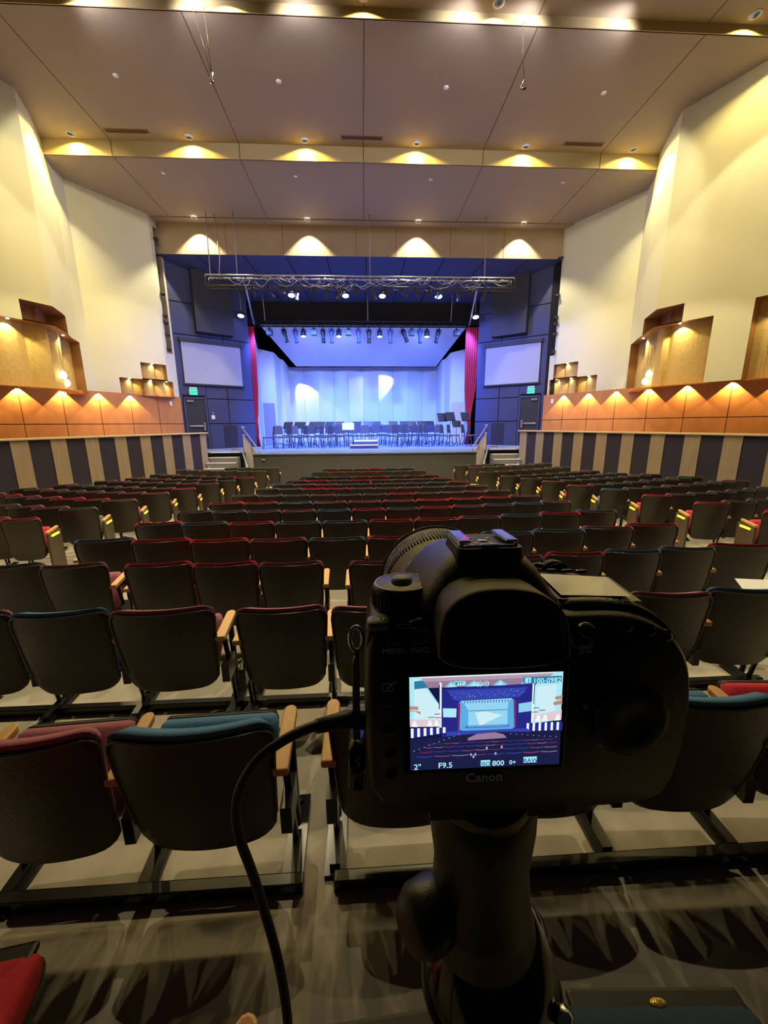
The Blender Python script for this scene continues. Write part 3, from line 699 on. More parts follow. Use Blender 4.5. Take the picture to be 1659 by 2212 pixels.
# ------------------------------------------------------------------ orchestra chairs and stands
def mk_chair():
    t = thing('orchestra_chair', '', 'chair')
    b = MB(); b.box((-.22, -.21, .43), (.22, .21, .475)); b.build('seat', M['chairs'], t, bevel=.012)
    b = MB(); T = Matrix.Translation((0, -.23, .56)) @ Matrix.Rotation(rad(10), 4, 'X')
    pts = [(-.19, 0), (.19, 0), (.21, .08), (.20, .30), (.15, .36), (-.15, .36), (-.20, .30), (-.21, .08)]
    b.prism(pts, lambda p: T @ Vector((p[0], 0, p[1])), lambda p: T @ Vector((p[0], .03, p[1]))); b.build('backrest', M['chairs'], t)
    for sx in (-1, 1):
        b = MB(); b.tube([(sx*.2, .18, .44), (sx*.21, .24, 0)], .013, 6); b.build('leg', M['chairf'], t)
        b = MB(); b.tube([(sx*.19, -.26, .72), (sx*.2, -.2, .44), (sx*.21, -.29, 0)], .013, 6); b.build('leg', M['chairf'], t)
    b = MB(); b.tube([(-.2, .2, .2), (.2, .2, .2)], .009, 6); b.build('stretcher', M['chairf'], t)
    return t
def mk_stand():
    t = thing('music_stand', '', 'music stand')
    b = MB(); T = Matrix.Translation((0, 0, 1.0)) @ Matrix.Rotation(rad(-28), 4, 'X'); b.box((-.25, -.005, -.16), (.25, .005, .18), 0, T); b.box((-.25, -.05, -.165), (.25, .005, -.155), 0, T)
    b.build('desk', M['fixt'], t)
    b = MB(); b.tube([(0, .01, .05), (0, .01, 1.0)], .012, 6); b.build('pole', M['chairf'], t)
    b = MB()
    for a in (90, 210, 330): b.tube([(0, 0, .16), (.26*cos(rad(a)), .26*sin(rad(a)), .01)], .01, 6)
    b.build('tripod_base', M['chairf'], t); return t
CH = [(578, 18.3, -70), (600, 18.8, 10), (613, 18.6, -50), (640, 19.2, 20), (648, 18.4, -60), (668, 19.3, -20), (684, 18.7, -65), (700, 18.4, -60), (706, 19.8, -20), (728, 19.0, -20), (737, 20.2, 0), (762, 19.4, 10), (775, 20.2, 0), (790, 19.2, 10),
      (632, 20.6, -10), (655, 20.8, 0), (690, 20.9, 0), (715, 21.0, 0), (752, 21.1, 0), (800, 20.6, 0), (815, 19.9, 20), (832, 20.8, 0), (847, 18.9, 10), (863, 18.4, 50), (872, 19.8, 30), (884, 19.2, 40), (893, 20.6, 10), (905, 19.4, 40), (920, 18.6, 60), (928, 19.0, 60), (938, 20.3, 20), (953, 19.4, 10), (968, 18.6, 60), (978, 18.7, 60), (1014, 18.6, 60), (1023, 18.7, 60), (620, 21.3, 0), (822, 21.4, 0), (868, 21.3, 0), (912, 21.2, 0)]
def xof(px, Y, z=-.6):
    k = (px-829.5)/850; return Y*(k*.9745793+.05412116+k*.0)/(.99850229-k*.05107554)*1.0+z*0.0
ST = [(622, 19.6, 0, 0, ''), (640, 19.2, 1, 0, ''), (650, 20.2, 0, 0, ''), (676, 19.7, 0, 0, ''), (692, 19.4, 1, 0, ''), (712, 20.4, 0, 0, ''), (733, 19.8, 0, 0, ''), (770, 20.8, 0, 0, ''), (795, 20.4, 0, 0, ''), (812, 20.9, 0, 0, ''),
      (850, 20.2, 0, 0, ''), (875, 20.8, 0, 0, ''), (889, 20.0, 0, 0, ''), (911, 20.1, 0, 0, ''), (931, 20.6, 0, 0, ''), (985, 19.6, 0, 0, ''), (951, 20.0, 0, .34, ''), (974, 19.8, 0, .38, ''), (1005, 19.6, 0, .36, '')]
ALLP = [[xof(p, Y), Y, .33] for p, Y, r in CH]+[[xof(q[0], q[1]), q[1], .2] for q in ST]+[[xof(785, 18.2), 18.2, .62], [xof(752, 18.6), 18.6, .2]]
for it in range(60):           # keep the chairs and stands clear of each other
    for a in range(len(ALLP)):
        for c in range(a):
            A_, B_ = ALLP[a], ALLP[c]; dx, dy = A_[0]-B_[0], A_[1]-B_[1]; dd = hypot(dx, dy) or .01; mn = A_[2]+B_[2]
            if dd < mn:
                k = (mn-dd)/2*.6; sx, sy = dx/dd*k*.35, (dy/dd if abs(dy) > .02 else 1)*k
                if a < len(CH)+len(ST): A_[0] += sx; A_[1] += sy
                if c < len(CH)+len(ST): B_[0] -= sx; B_[1] -= sy
for q in ALLP: q[1] = min(max(q[1], 17.9), 23.6)
chair0 = mk_chair(); ct = proto_tree(chair0)
pos = sorted([(ALLP[i][0], ALLP[i][1], CH[i][2]) for i in range(len(CH))])
nn = 0
for i, (x, Y, r) in enumerate(pos):
    o = chair0 if i == 0 else copy_proto(ct)
    o.location = (x, Y, DECK); o.rotation_euler = (0, 0, rad(r)+pi); o.scale = (1.08, 1.08, 1.1)
    dep = 'front' if Y < 19 else ('middle' if Y < 20.5 else 'back')
    side = 'left' if x < .1 else 'right'
    same = [q for q in pos if (('front' if q[1] < 19 else ('middle' if q[1] < 20.5 else 'back')) == dep and ('left' if q[0] < .1 else 'right') == side)]
    k = same.index((x, Y, r))
    tag(o, f"black orchestra chair, {dep} arc on the {side} half of the stage, {ORD[k]} from the left", 'chair', 'orchestra chairs on the stage')
st0 = mk_stand(); stt = proto_tree(st0)
for i, (p, Y, q, h, _) in enumerate(ST):
    o = st0 if i == 0 else copy_proto(stt)
    o.location = (ALLP[len(CH)+i][0], ALLP[len(CH)+i][1], DECK); o.rotation_euler = (0, 0, rad(-25 if p < 780 else 20)); o.scale = (1, 1, 1+h*1.0 if h else 1.02)
    if h: lab = f"tall black music stand raised above the chairs, {ORD[i-16]} of three from the left"
    else: lab = f"black music stand among the orchestra chairs, {ORD[i]} from the left"
    tag(o, lab, 'music stand', 'music stands on the stage')
o = copy_proto(stt); o.location = (xof(752, 18.6), 18.6, DECK); o.scale = (.95, 1, .93); o.rotation_euler = (0, 0, 0)
tag(o, "conductor's music stand holding a pale open score behind the podium", 'music stand', 'music stands on the stage')
b = MB(); T = Matrix.Translation((xof(752, 18.6), 18.55, DECK+.93)) @ Matrix.Rotation(rad(-28), 4, 'X'); b.box((-.27, -.012, -.15), (.27, 0, .2), 0, T); 
tag(b.build('open_score', M['papg']), "pale open score on the conductor's music stand", 'paper')
pd = thing('conductor_podium', 'low two-step conductor podium with white edges at the stage front', 'podium', (xof(785, 18.2), 18.2, DECK))
b = MB(); b.box((-.6, -.6, 0), (.62, .5, .13)); b.build('lower_step', M['fixb'], pd); b = MB(); b.box((-.42, -.3, .15), (.62, .5, .3)); b.build('upper_step', M['fixb'], pd)
b = MB(); b.box((-.62, -.62, .12), (.64, -.3, .155)); b.box((-.44, -.32, .29), (.64, .5, .325)); b.build('white_edging', M['white'], pd)
b = MB(); b.tube([(.62, -.6, .05), (.62, -.6, .42), (.62, .4, .42), (.62, .4, .05)], .015); b.build('rail', M['alu'], pd)

# ------------------------------------------------------------------ lighting truss over the stage front
tr = thing('lighting_truss', 'long silver lighting truss hanging over the front of the stage', 'truss', (0, 0, 0))
y, zt = 16.8, 5.5; x0, x1 = -5.75, 6.03
for nm, yy, zz in (('top_chord', y-.18, zt), ('top_chord', y+.18, zt), ('bottom_chord', y-.18, zt-.36), ('bottom_chord', y+.18, zt-.36)):
    b = MB(); b.tube([(x0, yy, zz), (x1, yy, zz)], .028, 8); b.build(nm, M['truss' if nm[0] == 't' else 'lattice'], tr)
b = MB(); n = 24
for i in range(n):
    a, c = x0+(x1-x0)*i/n, x0+(x1-x0)*(i+1)/n
    for yy in (y-.18, y+.18): b.tube([(a, yy, zt), (c, yy, zt-.36)] if i % 2 else [(a, yy, zt-.36), (c, yy, zt)], .012, 5)
    b.tube([(a, y-.18, zt), (c, y+.18, zt)], .01, 5)
for x in (x0, x1):
    b.tube([(x, y-.18, zt), (x, y-.18, zt-.36)], .025, 6); b.tube([(x, y+.18, zt), (x, y+.18, zt-.36)], .025, 6)
b.build('lattice', M['lattice'], tr)
b = MB()
for i in range(0, 44):     # bundled cables strung along the truss
    x = x0+.9+i*.235; a = []
    sag = random.uniform(.03, .22); ln = random.uniform(.25, .9); zz = zt-random.uniform(.05, .3); yy = y-.2-random.uniform(0, .12)
    b.tube([(x+ln*t, yy+.04*sin(5*t), zz-sag*4*t*(1-t)+random.uniform(-.02, .02)) for t in [k/6 for k in range(7)]], .011, 5)
b.build('cable_bundle', M['rail'], tr)
# suspension lines
for i, (x, yb, zb, lab) in enumerate(((-5.62, 16.8, 7.7, 'leftmost'), (-5.3, 16.8, 7.7, 'second'), (-4.62, 16.8, 7.7, 'third'), (.42, 16.8, 7.7, 'fourth'), (4.9, 16.8, 7.7, 'rightmost'))):
    b = MB(); b.tube([(x, 16.8, zt), (x+.04, 16.95, 6.2), (x-.08 if i == 1 else x, 17.1, 7.7)] if i in (1,) else [(x, 16.8, zt), (x, 16.9, 7.7)], .018, 6)
    tag(b.build('suspension_cable', M['rail']), f'{lab} steel line holding the lighting truss, counted from the left', 'cable', 'truss suspension lines')
# lanterns on the truss
def mk_lantern(kind):
    t = thing('stage_lantern', '', 'stage light')
    m = M['fixb'] if kind == 'blue' else M['fixt']
    b = MB(); b.tube([(-.11, 0, -.17), (-.12, 0, -.02), (0, 0, .02), (.12, 0, -.02), (.11, 0, -.17)], .009, 5); b.lathe([(.02, 0), (.02, .07)], (0, 0, .0), n=8); b.build('yoke', M['steelb'], t)
    b = MB()
    if kind in ('blue', 'profile'): b.lathe([(.03, -.02), (.085, -.04), (.095, -.2), (.075, -.26), (.068, -.48), (.085, -.5), (.085, -.56)], (0, 0, 0), n=14)
    elif kind == 'par': b.lathe([(.05, -.02), (.085, -.06), (.10, -.2), (.125, -.3)], (0, 0, 0), n=16)
    elif kind == 'led': b.lathe([(.07, -.02), (.13, -.07), (.14, -.16)], (0, 0, 0), n=16)
    else: b.box((-.11, -.1, -.26), (.11, .1, -.08)); b.lathe([(.1, -.08), (.03, .0)], (0, 0, 0), n=6)
    b.build('housing', m, t)
    if kind in ('par', 'led'):
        b = MB(); r = .10 if kind == 'par' else .125; h = -.302 if kind == 'par' else -.165
        b.lathe([(r, h), (r*.8, h-.02), (r*.3, h-.035)], (0, 0, 0), n=16); b.build('lens', M['lampl'], t)
    return t
LP = {k: mk_lantern(k) for k in ('blue', 'profile', 'par', 'led', 'box')}
LT = {k: proto_tree(v) for k, v in LP.items()}; used = set()
def lantern(kind, loc, rot, label, group, sc=1):
    if kind in used: o = copy_proto(LT[kind])
    else: o = LP[kind]; used.add(kind)
    o.location = loc; o.rotation_euler = rot; o.scale = (sc, sc, sc); tag(o, label, 'stage light', group); return o
KN = {'blue': 'blue-grey profile lantern', 'profile': 'black profile lantern', 'par': 'lit white lantern', 'led': 'glowing LED lantern', 'box': 'boxy black lantern'}
BT = [(596, 'box', 0), (624, 'profile', 14), (648, 'blue', 6), (665, 'par', 0), (687, 'box', 0), (705, 'profile', 3), (723, 'blue', 0), (738, 'par', 0), (758, 'box', 0), (778, 'blue', 2), (800, 'profile', 0), (822, 'par', 0), (844, 'blue', 0), (868, 'profile', 22), (888, 'box', 0), (905, 'blue', 0), (919, 'par', 0), (944, 'profile', -14), (980, 'box', 0)]
for i, (p, k, r) in enumerate(BT):
    lantern(k, (xof(p, 20.15), 20.15, 4.42), (rad(-6), rad(-r), 0), f"{KN[k]} under the rear batten, {ORD[i]} from the left", 'lanterns under the rear batten', 1.15)
for i, (p, zz) in enumerate(((645, 5.05), (754, 5.05), (828, 5.05), (942, 5.05))):
    lantern('led', (xof(p, 16.98), 16.98, 5.06), (rad(-20), 0, 0), f"glowing white LED lantern under the front truss, {ORD[i]} from the left", 'lit lanterns under the front truss', 1.0)
for p, wh in ((540, 'left'), (1018, 'right')):
    lantern('led', (xof(p, 19.5), 19.5, 4.95), (rad(-20), 0, 0), f"glowing white lantern above the {wh} red curtain", 'lit lanterns above the curtains', 1.1)
    b = MB(); x = xof(p, 19.5); b.tube([(x, 19.5, 4.95), (x, 19.6, 6.0)], .012, 6); tag(b.build('drop_pipe', M['rail']), f'thin pipe holding the lit lantern above the {wh} curtain', 'pipe')
ks = ['box', 'profile', 'profile', 'box', 'profile', 'box', 'profile', 'profile', 'box', 'profile', 'box', 'profile', 'profile', 'box', 'profile', 'profile', 'box', 'profile']
for i in range(18):
    x = -4.6+i*.56; k = ks[i]
    lantern(k, (x, 16.62, 5.10), (rad(random.uniform(15, 60)), rad(random.uniform(-25, 25)), rad(random.uniform(-40, 40))), f"unlit black lantern clamped to the front truss, {ORD[i]} from the left", 'unlit lanterns on the front truss', .8)
# rear batten and its drop lines
bt = thing('lighting_batten', 'dark lattice batten above the stage opening carrying a row of lanterns', 'truss')
for zz, nm in ((4.5, 'pipe'), (4.75, 'pipe')):
    b = MB(); b.tube([(-4.95, 20.15, zz), (5.3, 20.15, zz)], .028, 6); b.build(nm, M['fixt'], bt)
b = MB()
for i in range(30): x = -4.95+i*.3417; b.tube([(x, 20.15, 4.5 if i % 2 else 4.75), (x+.34, 20.15, 4.75 if i % 2 else 4.5)], .012, 5)
b.build('lattice', M['fixt'], bt)
for i, (p, z1) in enumerate(((588, 5.83), (798, 5.83), (968, 5.83))):
    x = xof(p, 20.1); b = MB(); b.tube([(x, 20.1, 4.75), (x, 19.9, z1)], .02, 6)
    tag(b.build('drop_line', M['rail']), f'{["left", "middle", "right"][i]} line dropping to the rear lighting batten', 'cable', 'batten drop lines')
for s, wh in ((-1, 'left'), (1, 'right')):
    b = MB(); b.tube([(.14+s*4.5, 16.8, 5.2), (.14+s*4.75, 18.2, 4.95), (.14+s*5.05, 19.9, 4.55)], .022, 6); b.tube([(.14+s*4.45, 16.8, 5.1), (.14+s*5.0, 19.9, 4.5)], .014, 5)
    tag(b.build('cable_loom', M['rail']), f'cable loom running from the front truss down to the {wh} end of the batten', 'cable')
# pale wash lanterns hanging at both sides under the boxes
# house lights: trim rings and glowing discs
def downlight(x, y, z, label, group, m='lampw', r=.085):
    t = thing('ceiling_downlight', label, 'ceiling light', (x, y, z), 0, group)
    b = MB(); b.lathe([(r+.035, -.012), (r+.035, 0), (r, 0), (r, -.012)], n=20); b.build('trim_ring', M['white'], t)
    b = MB(); b.lathe([(r*.95, -.008), (r*.95, -.004)], n=20); b.build('lamp_disc', M[m], t)
for i, x in enumerate(DL1): downlight(x, 13.66, 8.1, f"lit downlight in front of the ceiling step, {ORD[i]} from the left", 'downlights along the ceiling step')
for i, x in enumerate(DL2): downlight(x, 9.84, 8.28, f"downlight above the rear ceiling step, {ORD[i]} from the left", 'downlights at the rear ceiling step')
for i, x in enumerate((-6.19, -1.95, 2.33, 6.51)): downlight(x, 17.3, 7.66, f"downlight washing the header board, {ORD[i]} from the left", 'downlights at the header')
k = 0
for y_, z_, xs_ in ((11.66, 8.1, (-5.66, -1.85, 2.23, 6.24)), (14.63, 7.7, (-6.03, -1.95, 2.36, 6.73))):
    for i, x in enumerate(xs_):
        b = MB(); b.lathe([(.065, -.012), (.065, 0)], (x, y_, z_), n=18)
        tag(b.build('ceiling_disc', M['white']), f"small white ceiling disc on the {'nearer' if y_ < 13 else 'farther'} ceiling panel, {ORD[i]} from the left", 'ceiling disc', 'white discs on the ceiling')
for i, (a, c) in enumerate(((-7.05, -5.84), (-.45, .77), (6.15, 7.37))):
    v = thing('ceiling_vent', f"long dark slot vent before the ceiling step, {['left', 'middle', 'right'][i]} of three", 'vent', ((a+c)/2, 13.5, 8.1), 0, 'slot vents')
    b = MB(); b.box((-(c-a)/2, -.09, -.01), ((c-a)/2, .09, 0)); b.build('frame', M['soffit'], v)
    b = MB()
    for q in range(3): b.box((-(c-a)/2+.03, -.06+q*.045, -.016), ((c-a)/2-.03, -.04+q*.045, -.01))
    b.build('slats', M['fixt'], v)
for x, xm, zb, wh in ((-2.98, -2.79, 6.56, 'left'), (3.48, 3.4, 6.63, 'right')):
    t = thing('hanging_microphone', f'small microphone hanging on thin wires from the ceiling, {wh} one', 'microphone')
    b = MB(); b.tube([(x, 9.98, 8.1), (xm, 9.5, zb+.12)], .006, 5); b.build('wire', M['fixt'], t)
    b = MB(); b.tube([(xm+.02, 9.5, zb+.14), (xm-.05, 9.52, zb)], .022, 8); b.build('capsule', M['alu'], t)
    b = MB(); b.tube([(xm-.05, 9.52, zb), (xm+.03, 9.44, zb-.05)], .02, 8); b.build('windshield', M['fixt'], t)
b = MB(); b.tube([(-3.2, 9.98, 8.1), (-2.8, 9.5, 6.7)], .006, 5); tag(b.build('thin_wire', M['fixt']), 'second thin wire beside the left hanging microphone', 'wire')

# side slot lanterns
for (P, N, sl, zs, wh) in ((PL, NNL, 14.2, (7.0, 5.1, 4.3, 4.05, 3.6, 3.05), 'left'), (PR, NNR, 14.35, (6.6, 5.2, 4.35, 4.1, 3.7, 2.98), 'right')):
    s_ = -1 if wh == 'left' else 1
    for i, z in enumerate(zs):
        p = P(sl); n = N(sl, .1)
        lantern('profile', (p.x+s_*.22, p.y, z+.12), (rad(-35), rad(62*s_), rad(0)), f"black lantern in the {wh} wall slot, {ORD[i]} from the top", f'lanterns in the {wh} wall slot', .85)
# lamp reflections in the big niches, put in as glowing globes on cords
for (P, N, wh) in ((PL, NNL, 'left'), (PR, NNR, 'right')):
    for j, (s_, z) in enumerate(((8.9, 1.5), (9.25, 1.3))):
        p = P(s_)+N(s_)*.25
        t = thing('lamp_reflection', f"lamp reflection modelled as a bright globe low in the big {wh} niche, {('upper', 'lower')[j]} one", 'lamp', (p.x, p.y, z), 0, 'lamp reflections in the niches')
        b = MB(); b.lathe([(.01, .12), (.05, .1), (.085, .04), (.09, -.02), (.06, -.08), (.01, -.1)], n=18); b.build('globe', M['reflglow'], t)
        b = MB(); b.tube([(0, 0, .12), (0, 0, 1.2 if s_ < 9.2 else 1.35)], .006, 5); b.build('cord', M['alu'], t)

# ------------------------------------------------------------------ the photo camera on its tripod
# local frame: x right, y towards the stage, z up, millimetres; origin at the centre of the rear display
a_, p_, r_ = rad(1.26), rad(3.32), rad(-.7)
Rv = Vector((cos(a_), -sin(a_), 0)); Fv = Vector((sin(a_)*cos(p_), cos(a_)*cos(p_), -sin(p_))); Uv = Rv.cross(Fv)
Rr = Rv*cos(r_)-Uv*sin(r_); Ur = Uv*cos(r_)+Rv*sin(r_)
CM = Matrix(((Rr.x, Fv.x, Ur.x, .05263), (Rr.y, Fv.y, Ur.y, .15137), (Rr.z, Fv.z, Ur.z, -.13021), (0, 0, 0, 1))) @ Matrix.Scale(.001, 4)
CMinv = CM.inverted()
dc = thing('photo_camera', 'black digital photo camera on the tripod with its rear display lit', 'camera')
dc.matrix_world = Matrix.Translation(CM.translation)
base = Matrix.Translation(-CM.translation) @ CM
def cpart(mb, name, m, parent=None, bevel=0, seg=2):
    mb.v = [tuple(base @ Vector(v)) for v in mb.v]
    return mb.build(name, m, parent or dc, bevel=bevel, seg=seg)
def ctext(name, body, size, m, org, right=(1, 0, 0), up=(0, 0, 1), parent=None, bold=0, align='CENTER', ex=.05):
    o = text(name, body, size, m, parent or dc, org, right, up, ex, bold, align); o.data.transform(base); return o
def outline(pts, k, y, c=(20, 5)): return [((x-c[0])*k+c[0], y, (z-c[1])*k+c[1]) for x, z in pts]
def smooth(pts, it=2):
    for _ in range(it):
        q = []
        for i in range(len(pts)):
            a, c = pts[i], pts[(i+1) % len(pts)]; q += [(a[0]*.75+c[0]*.25, a[1]*.75+c[1]*.25), (a[0]*.25+c[0]*.75, a[1]*.25+c[1]*.75)]
        pts = q
    return pts
OUT = smooth([(-53, -50), (-54, -10), (-54, 30), (-51, 42), (-44, 46.5), (-20, 47), (30, 48), (60, 48), (74, 44), (86, 36), (94, 24), (97, 6), (96, -18), (92, -38), (84, -50), (20, -50)])
b = MB(); b.loft([outline(OUT, .955, -1.5), outline(OUT, .985, 1), outline(OUT, 1, 5), outline(OUT, 1, 34), outline(OUT, .97, 42)])
body = cpart(b, 'body', M['cam'])
# right shoulder block carrying the top display
SH = smooth([(30, 20), (30, 51), (60, 51), (76, 47), (88, 38), (95, 24), (96, 0), (80, 0)], 2)
b = MB(); b.loft([outline(SH, .97, 6, (60, 20)), outline(SH, 1, 10, (60, 20)), outline(SH, 1, 44, (60, 20)), outline(SH, .93, 58, (60, 20)), outline(SH, .8, 66, (60, 15))]); cpart(b, 'grip', M['cam'])
# left shoulder
SL = smooth([(-53, 20), (-53, 40), (-48, 48), (-22, 49), (-20, 20)], 2)
b = MB(); b.loft([outline(SL, .95, 2, (-36, 30)), outline(SL, 1, 6, (-36, 30)), outline(SL, 1, 38, (-36, 30)), outline(SL, .9, 44, (-36, 30))]); cpart(b, 'left_shoulder', M['cam'])
# prism hump
def hr(x0, x1, y0, y1, z, r=8, n=5):
    o = []
    for cx, cy, a0 in ((x1-r, y1-r, 0), (x0+r, y1-r, 90), (x0+r, y0+r, 180), (x1-r, y0+r, 270)):
        for k in range(n): a = rad(a0+90*k/(n-1)); o.append((cx+r*cos(a), cy+r*sin(a), z))
    return o
b = MB(); b.loft([hr(-33, 37, 0, 72, 42, 12), hr(-30, 34, -4, 70, 52, 12), hr(-25, 29, -5, 66, 60, 12), hr(-20, 24, -3, 58, 68, 12), hr(-15, 19, 0, 46, 73, 10), hr(-11, 15, 3, 38, 75.5, 8)]); cpart(b, 'prism_housing', M['cam'])
# hot shoe
sh = MB(); sh.loft([hr(-13, 17, 1, 30, 73.5, 3), hr(-12, 16, 1, 29, 78.5, 3)], sm=False); shoe = cpart(sh, 'hot_shoe', M['camr'])
b = MB(); b.box((-11, 5, 80), (-5.5, 27, 81.2)); b.box((9.5, 5, 80), (15, 27, 81.2)); b.box((-11, 5, 78.5), (-9.8, 27, 80)); b.box((13.8, 5, 78.5), (15, 27, 80)); b.box((-9, 3, 78.6), (13, 5, 79.6)); b.box((-2, 2.2, 78.6), (6, 5, 80)); cpart(b, 'shoe_rails', M['chrome'], shoe, .3)
b = MB(); b.lathe([(2.4, 0), (2.4, .3)], (2, 15, 78.5), n=12); 
for x, y in ((-2, 10), (4.5, 9.5), (5.5, 19), (-2.5, 20)): b.lathe([(1.1, 0), (1.1, .3)], (x, y, 78.5), n=10)
cpart(b, 'contacts', M['alu'], shoe)
# eyecup
EY = smooth([(-24, 37.5), (-25, 50), (-22.5, 61), (-15, 67.5), (-6, 69.5), (8, 69), (17, 65.5), (24, 59), (26, 48), (26, 37.5)], 2)
b = MB(); c0 = (1, 53)
b.loft([outline(EY, .82, 2, c0), outline(EY, .95, -2, c0), outline(EY, .96, -8, c0), outline(EY, 1, -20, c0), outline(EY, .985, -23, c0), outline(EY, .94, -23.5, c0), outline(EY, .88, -21, c0), outline(EY, .80, -8, c0)], caps=True)
eye = cpart(b, 'eyecup', M['camr'])
b = MB(); b.add([(-11, -8.6, 41), (13, -8.6, 41), (13, -8.6, 57), (-11, -8.6, 57)], [(0, 1, 2, 3)]); cpart(b, 'eyepiece_glass', M['camg'], eye)
# mode dial
b = MB(); b.lathe([(13.5, 44), (14.2, 47), (14.2, 56), (13.6, 57.4), (12.4, 58)], (-35, 21, 0), n=48); dial = cpart(b, 'mode_dial', M['cam'])
b = MB()
for k in range(40): a = 2*pi*k/40; x, y = -35+14.3*cos(a), 21+14.3*sin(a); b.tube([(x, y, 48), (x, y, 55.5)], .45, 5)
cpart(b, 'knurling', M['camr'], dial)
b = MB(); b.tube([(-35+12.8*cos(2*pi*k/40), 21+12.8*sin(2*pi*k/40), 57.9) for k in range(40)], .3, 5, closed=True); cpart(b, 'silver_ring', M['alu'], dial)
b = MB(); b.lathe([(5, 58), (5, 59), (4.2, 60.4), (2, 60.8)], (-35, 21, 0), n=24); cpart(b, 'dial_button', M['camline'], dial)
for k, ch in enumerate(['B', 'M', 'Av', 'Tv', 'P', 'A+', 'C1', 'C2', 'C3']):
    a = rad(-150+k*34); x, y = -35+9.4*cos(a), 21+9.4*sin(a)
    ctext('dial_mark', ch, 3.1, M['camtxt'], (x, y, 58.05), (-sin(a), cos(a), 0), (-cos(a), -sin(a), 0), dial)
# power switch plates
for x, s_, y in ((-47, 'OFF', 1.0), (-19.5, 'ON', 3)):
    b = MB(); b.loft([hr(x-5, x+5, -3+y, 6+y, 44.5, 2.5), hr(x-4.6, x+4.6, -2.5+y, 5.5+y, 47.6, 2.5)]); pl = cpart(b, 'switch_plate', M['camline'])
    ctext('switch_text', s_, 4.2, M['camtxt'], (x, 1.5+y, 47.8), (1, 0, 0), (0, 1, 0), pl)
b = MB(); b.lathe([(6, 44), (6, 47.5), (3, 49)], (-28, 2, 0), n=20); b.box((-40, -3, 45), (-31, 0, 47.3)); cpart(b, 'power_lever', M['camg'], bevel=.4)
# buttons
def button(x, z, r, nm='button', y=-1.5):
    b = MB(); b.lathe([(r+.8, 1), (r+.8, -.2), (r, -.3), (r, -1.2), (r*.7, -1.9), (.3, -2.1)], (x, y+1, z), (0, 1, 0), n=22)
    b = MB(); b.lathe([(r+.6, -1), (r+.6, .2), (r, .4), (r, 1.2), (r*.7, 1.9), (.2, 2.1)], (x, y+1, z), (0, -1, 0), n=22)
    return cpart(b, nm, M['camg'])
for x, t_ in ((-40.6, 'MENU'), (-29.3, 'INFO')):
    button(x, 40.4, 3.6); ctext('button_text', t_, 3.6, M['camgrey'], (x, -3.0, 35.4))
for z in (14, 0, -12, -23): button(-43, z-4, 2.6)
b = MB(); b.box((-46, -2.2, 19.5), (-41, -2, 20)); b.box((-46, -2.2, 16), (-45.6, -2, 20)); b.box((-46, -2.2, 16), (-41, -2, 16.4)); b.box((-41.4, -2.2, 16), (-41, -2, 18.2))
b.tube([(-44, -2.2, 17.2), (-39.8, -2.2, 21)], .35, 5); cpart(b, 'picture_icon', M['camgrey'])
b = MB(); b.box((-36.2, -2.2, 22), (-32, -2, 22.3)); b.box((-36.2, -2.2, 25), (-32, -2, 25.3)); b.box((-36.2, -2.2, 22), (-35.9, -2, 25.3)); b.box((-32.3, -2.2, 22), (-32, -2, 25.3)); b.box((-34.3, -2.2, 22), (-34, -2, 25.3)); cpart(b, 'rating_icon', M['camgrey'])
for x, z in ((62, 45), (73, 42.2), (80.5, 39.2)): button(x, z-3, 3.2 if x < 65 else 2.4, y=-1.0)
button(42, 37, 5.0, y=-2); b = MB(); b.lathe([(1.5, 0), (4, .8), (4, 2.2), (2.2, 3)], (42, -4.5, 42), (0, -.6, 1), n=18); cpart(b, 'joystick', M['camg'])
ctext('button_text', 'START\nSTOP', 2.2, M['camgrey'], (42.3, -4.3, 33.5)); 
ctext('label_af_on', 'AF-ON', 3.5, M['camtxt'], (60, 7.0, 50.2), (1, 0, 0), (0, .5, .5)); ctext('label_star', '*', 8, M['camtxt'], (73, 7.0, 47.0), (1, 0, -.1), (0, .5, .5)); 
b = MB(); b.lathe([(16, 0), (17, 1), (17, 3), (14, 4), (8, 4.4), (7, 3.6), (1, 3.6)], (66, -1.5, -2), (0, -1, 0), n=36); cpart(b, 'control_wheel', M['camr'])
for x, z, s_ in ((45, 5.2, 'Q'), (55.8, -15.1, 'LOCK')): ctext('button_text', s_, 3, M['camgrey'], (x, -2.4, z))
# top display and its buttons
b = MB(); b.add([(39, 13, 51.3), (72, 12, 49.9), (77, 40, 49.6), (41, 42, 52.0)], [(0, 1, 2, 3)]); b.add([(36, 10, 51.0), (75, 9, 48.9), (80, 43, 49.0), (39, 45, 51.8)], [(0, 1, 2, 3)], 1)
for i, v in enumerate(b.v): b.v[i] = (v[0], v[1], v[2]+(.6 if i < 4 else .25))
cpart(b, 'top_display', [M['lcd2'], M['camg']])
for i, x in enumerate((42, 51, 60, 68)):
    b = MB(); b.box((x-3, 48, 51-.4*i), (x+3, 51, 53.2-.55*i)); cpart(b, 'top_button', M['camg'], bevel=.6)
b = MB()
for k in range(20): a = rad(180*k/19); b.tube([(58+8*cos(a), 57+2*sin(a), 46+7*sin(a)), (58+8*cos(a), 63+2*sin(a), 46+7*sin(a))], .8, 5)
b.lathe([(7, 0), (7, 7)], (58, 56, 46), (0, 1, 0), n=24); cpart(b, 'main_dial', M['camr'])
b = MB(); b.lathe([(3, 0), (3, 1.5), (1, 2.2)], (48, 60, 51), n=14); cpart(b, 'shutter_button', M['camg'])
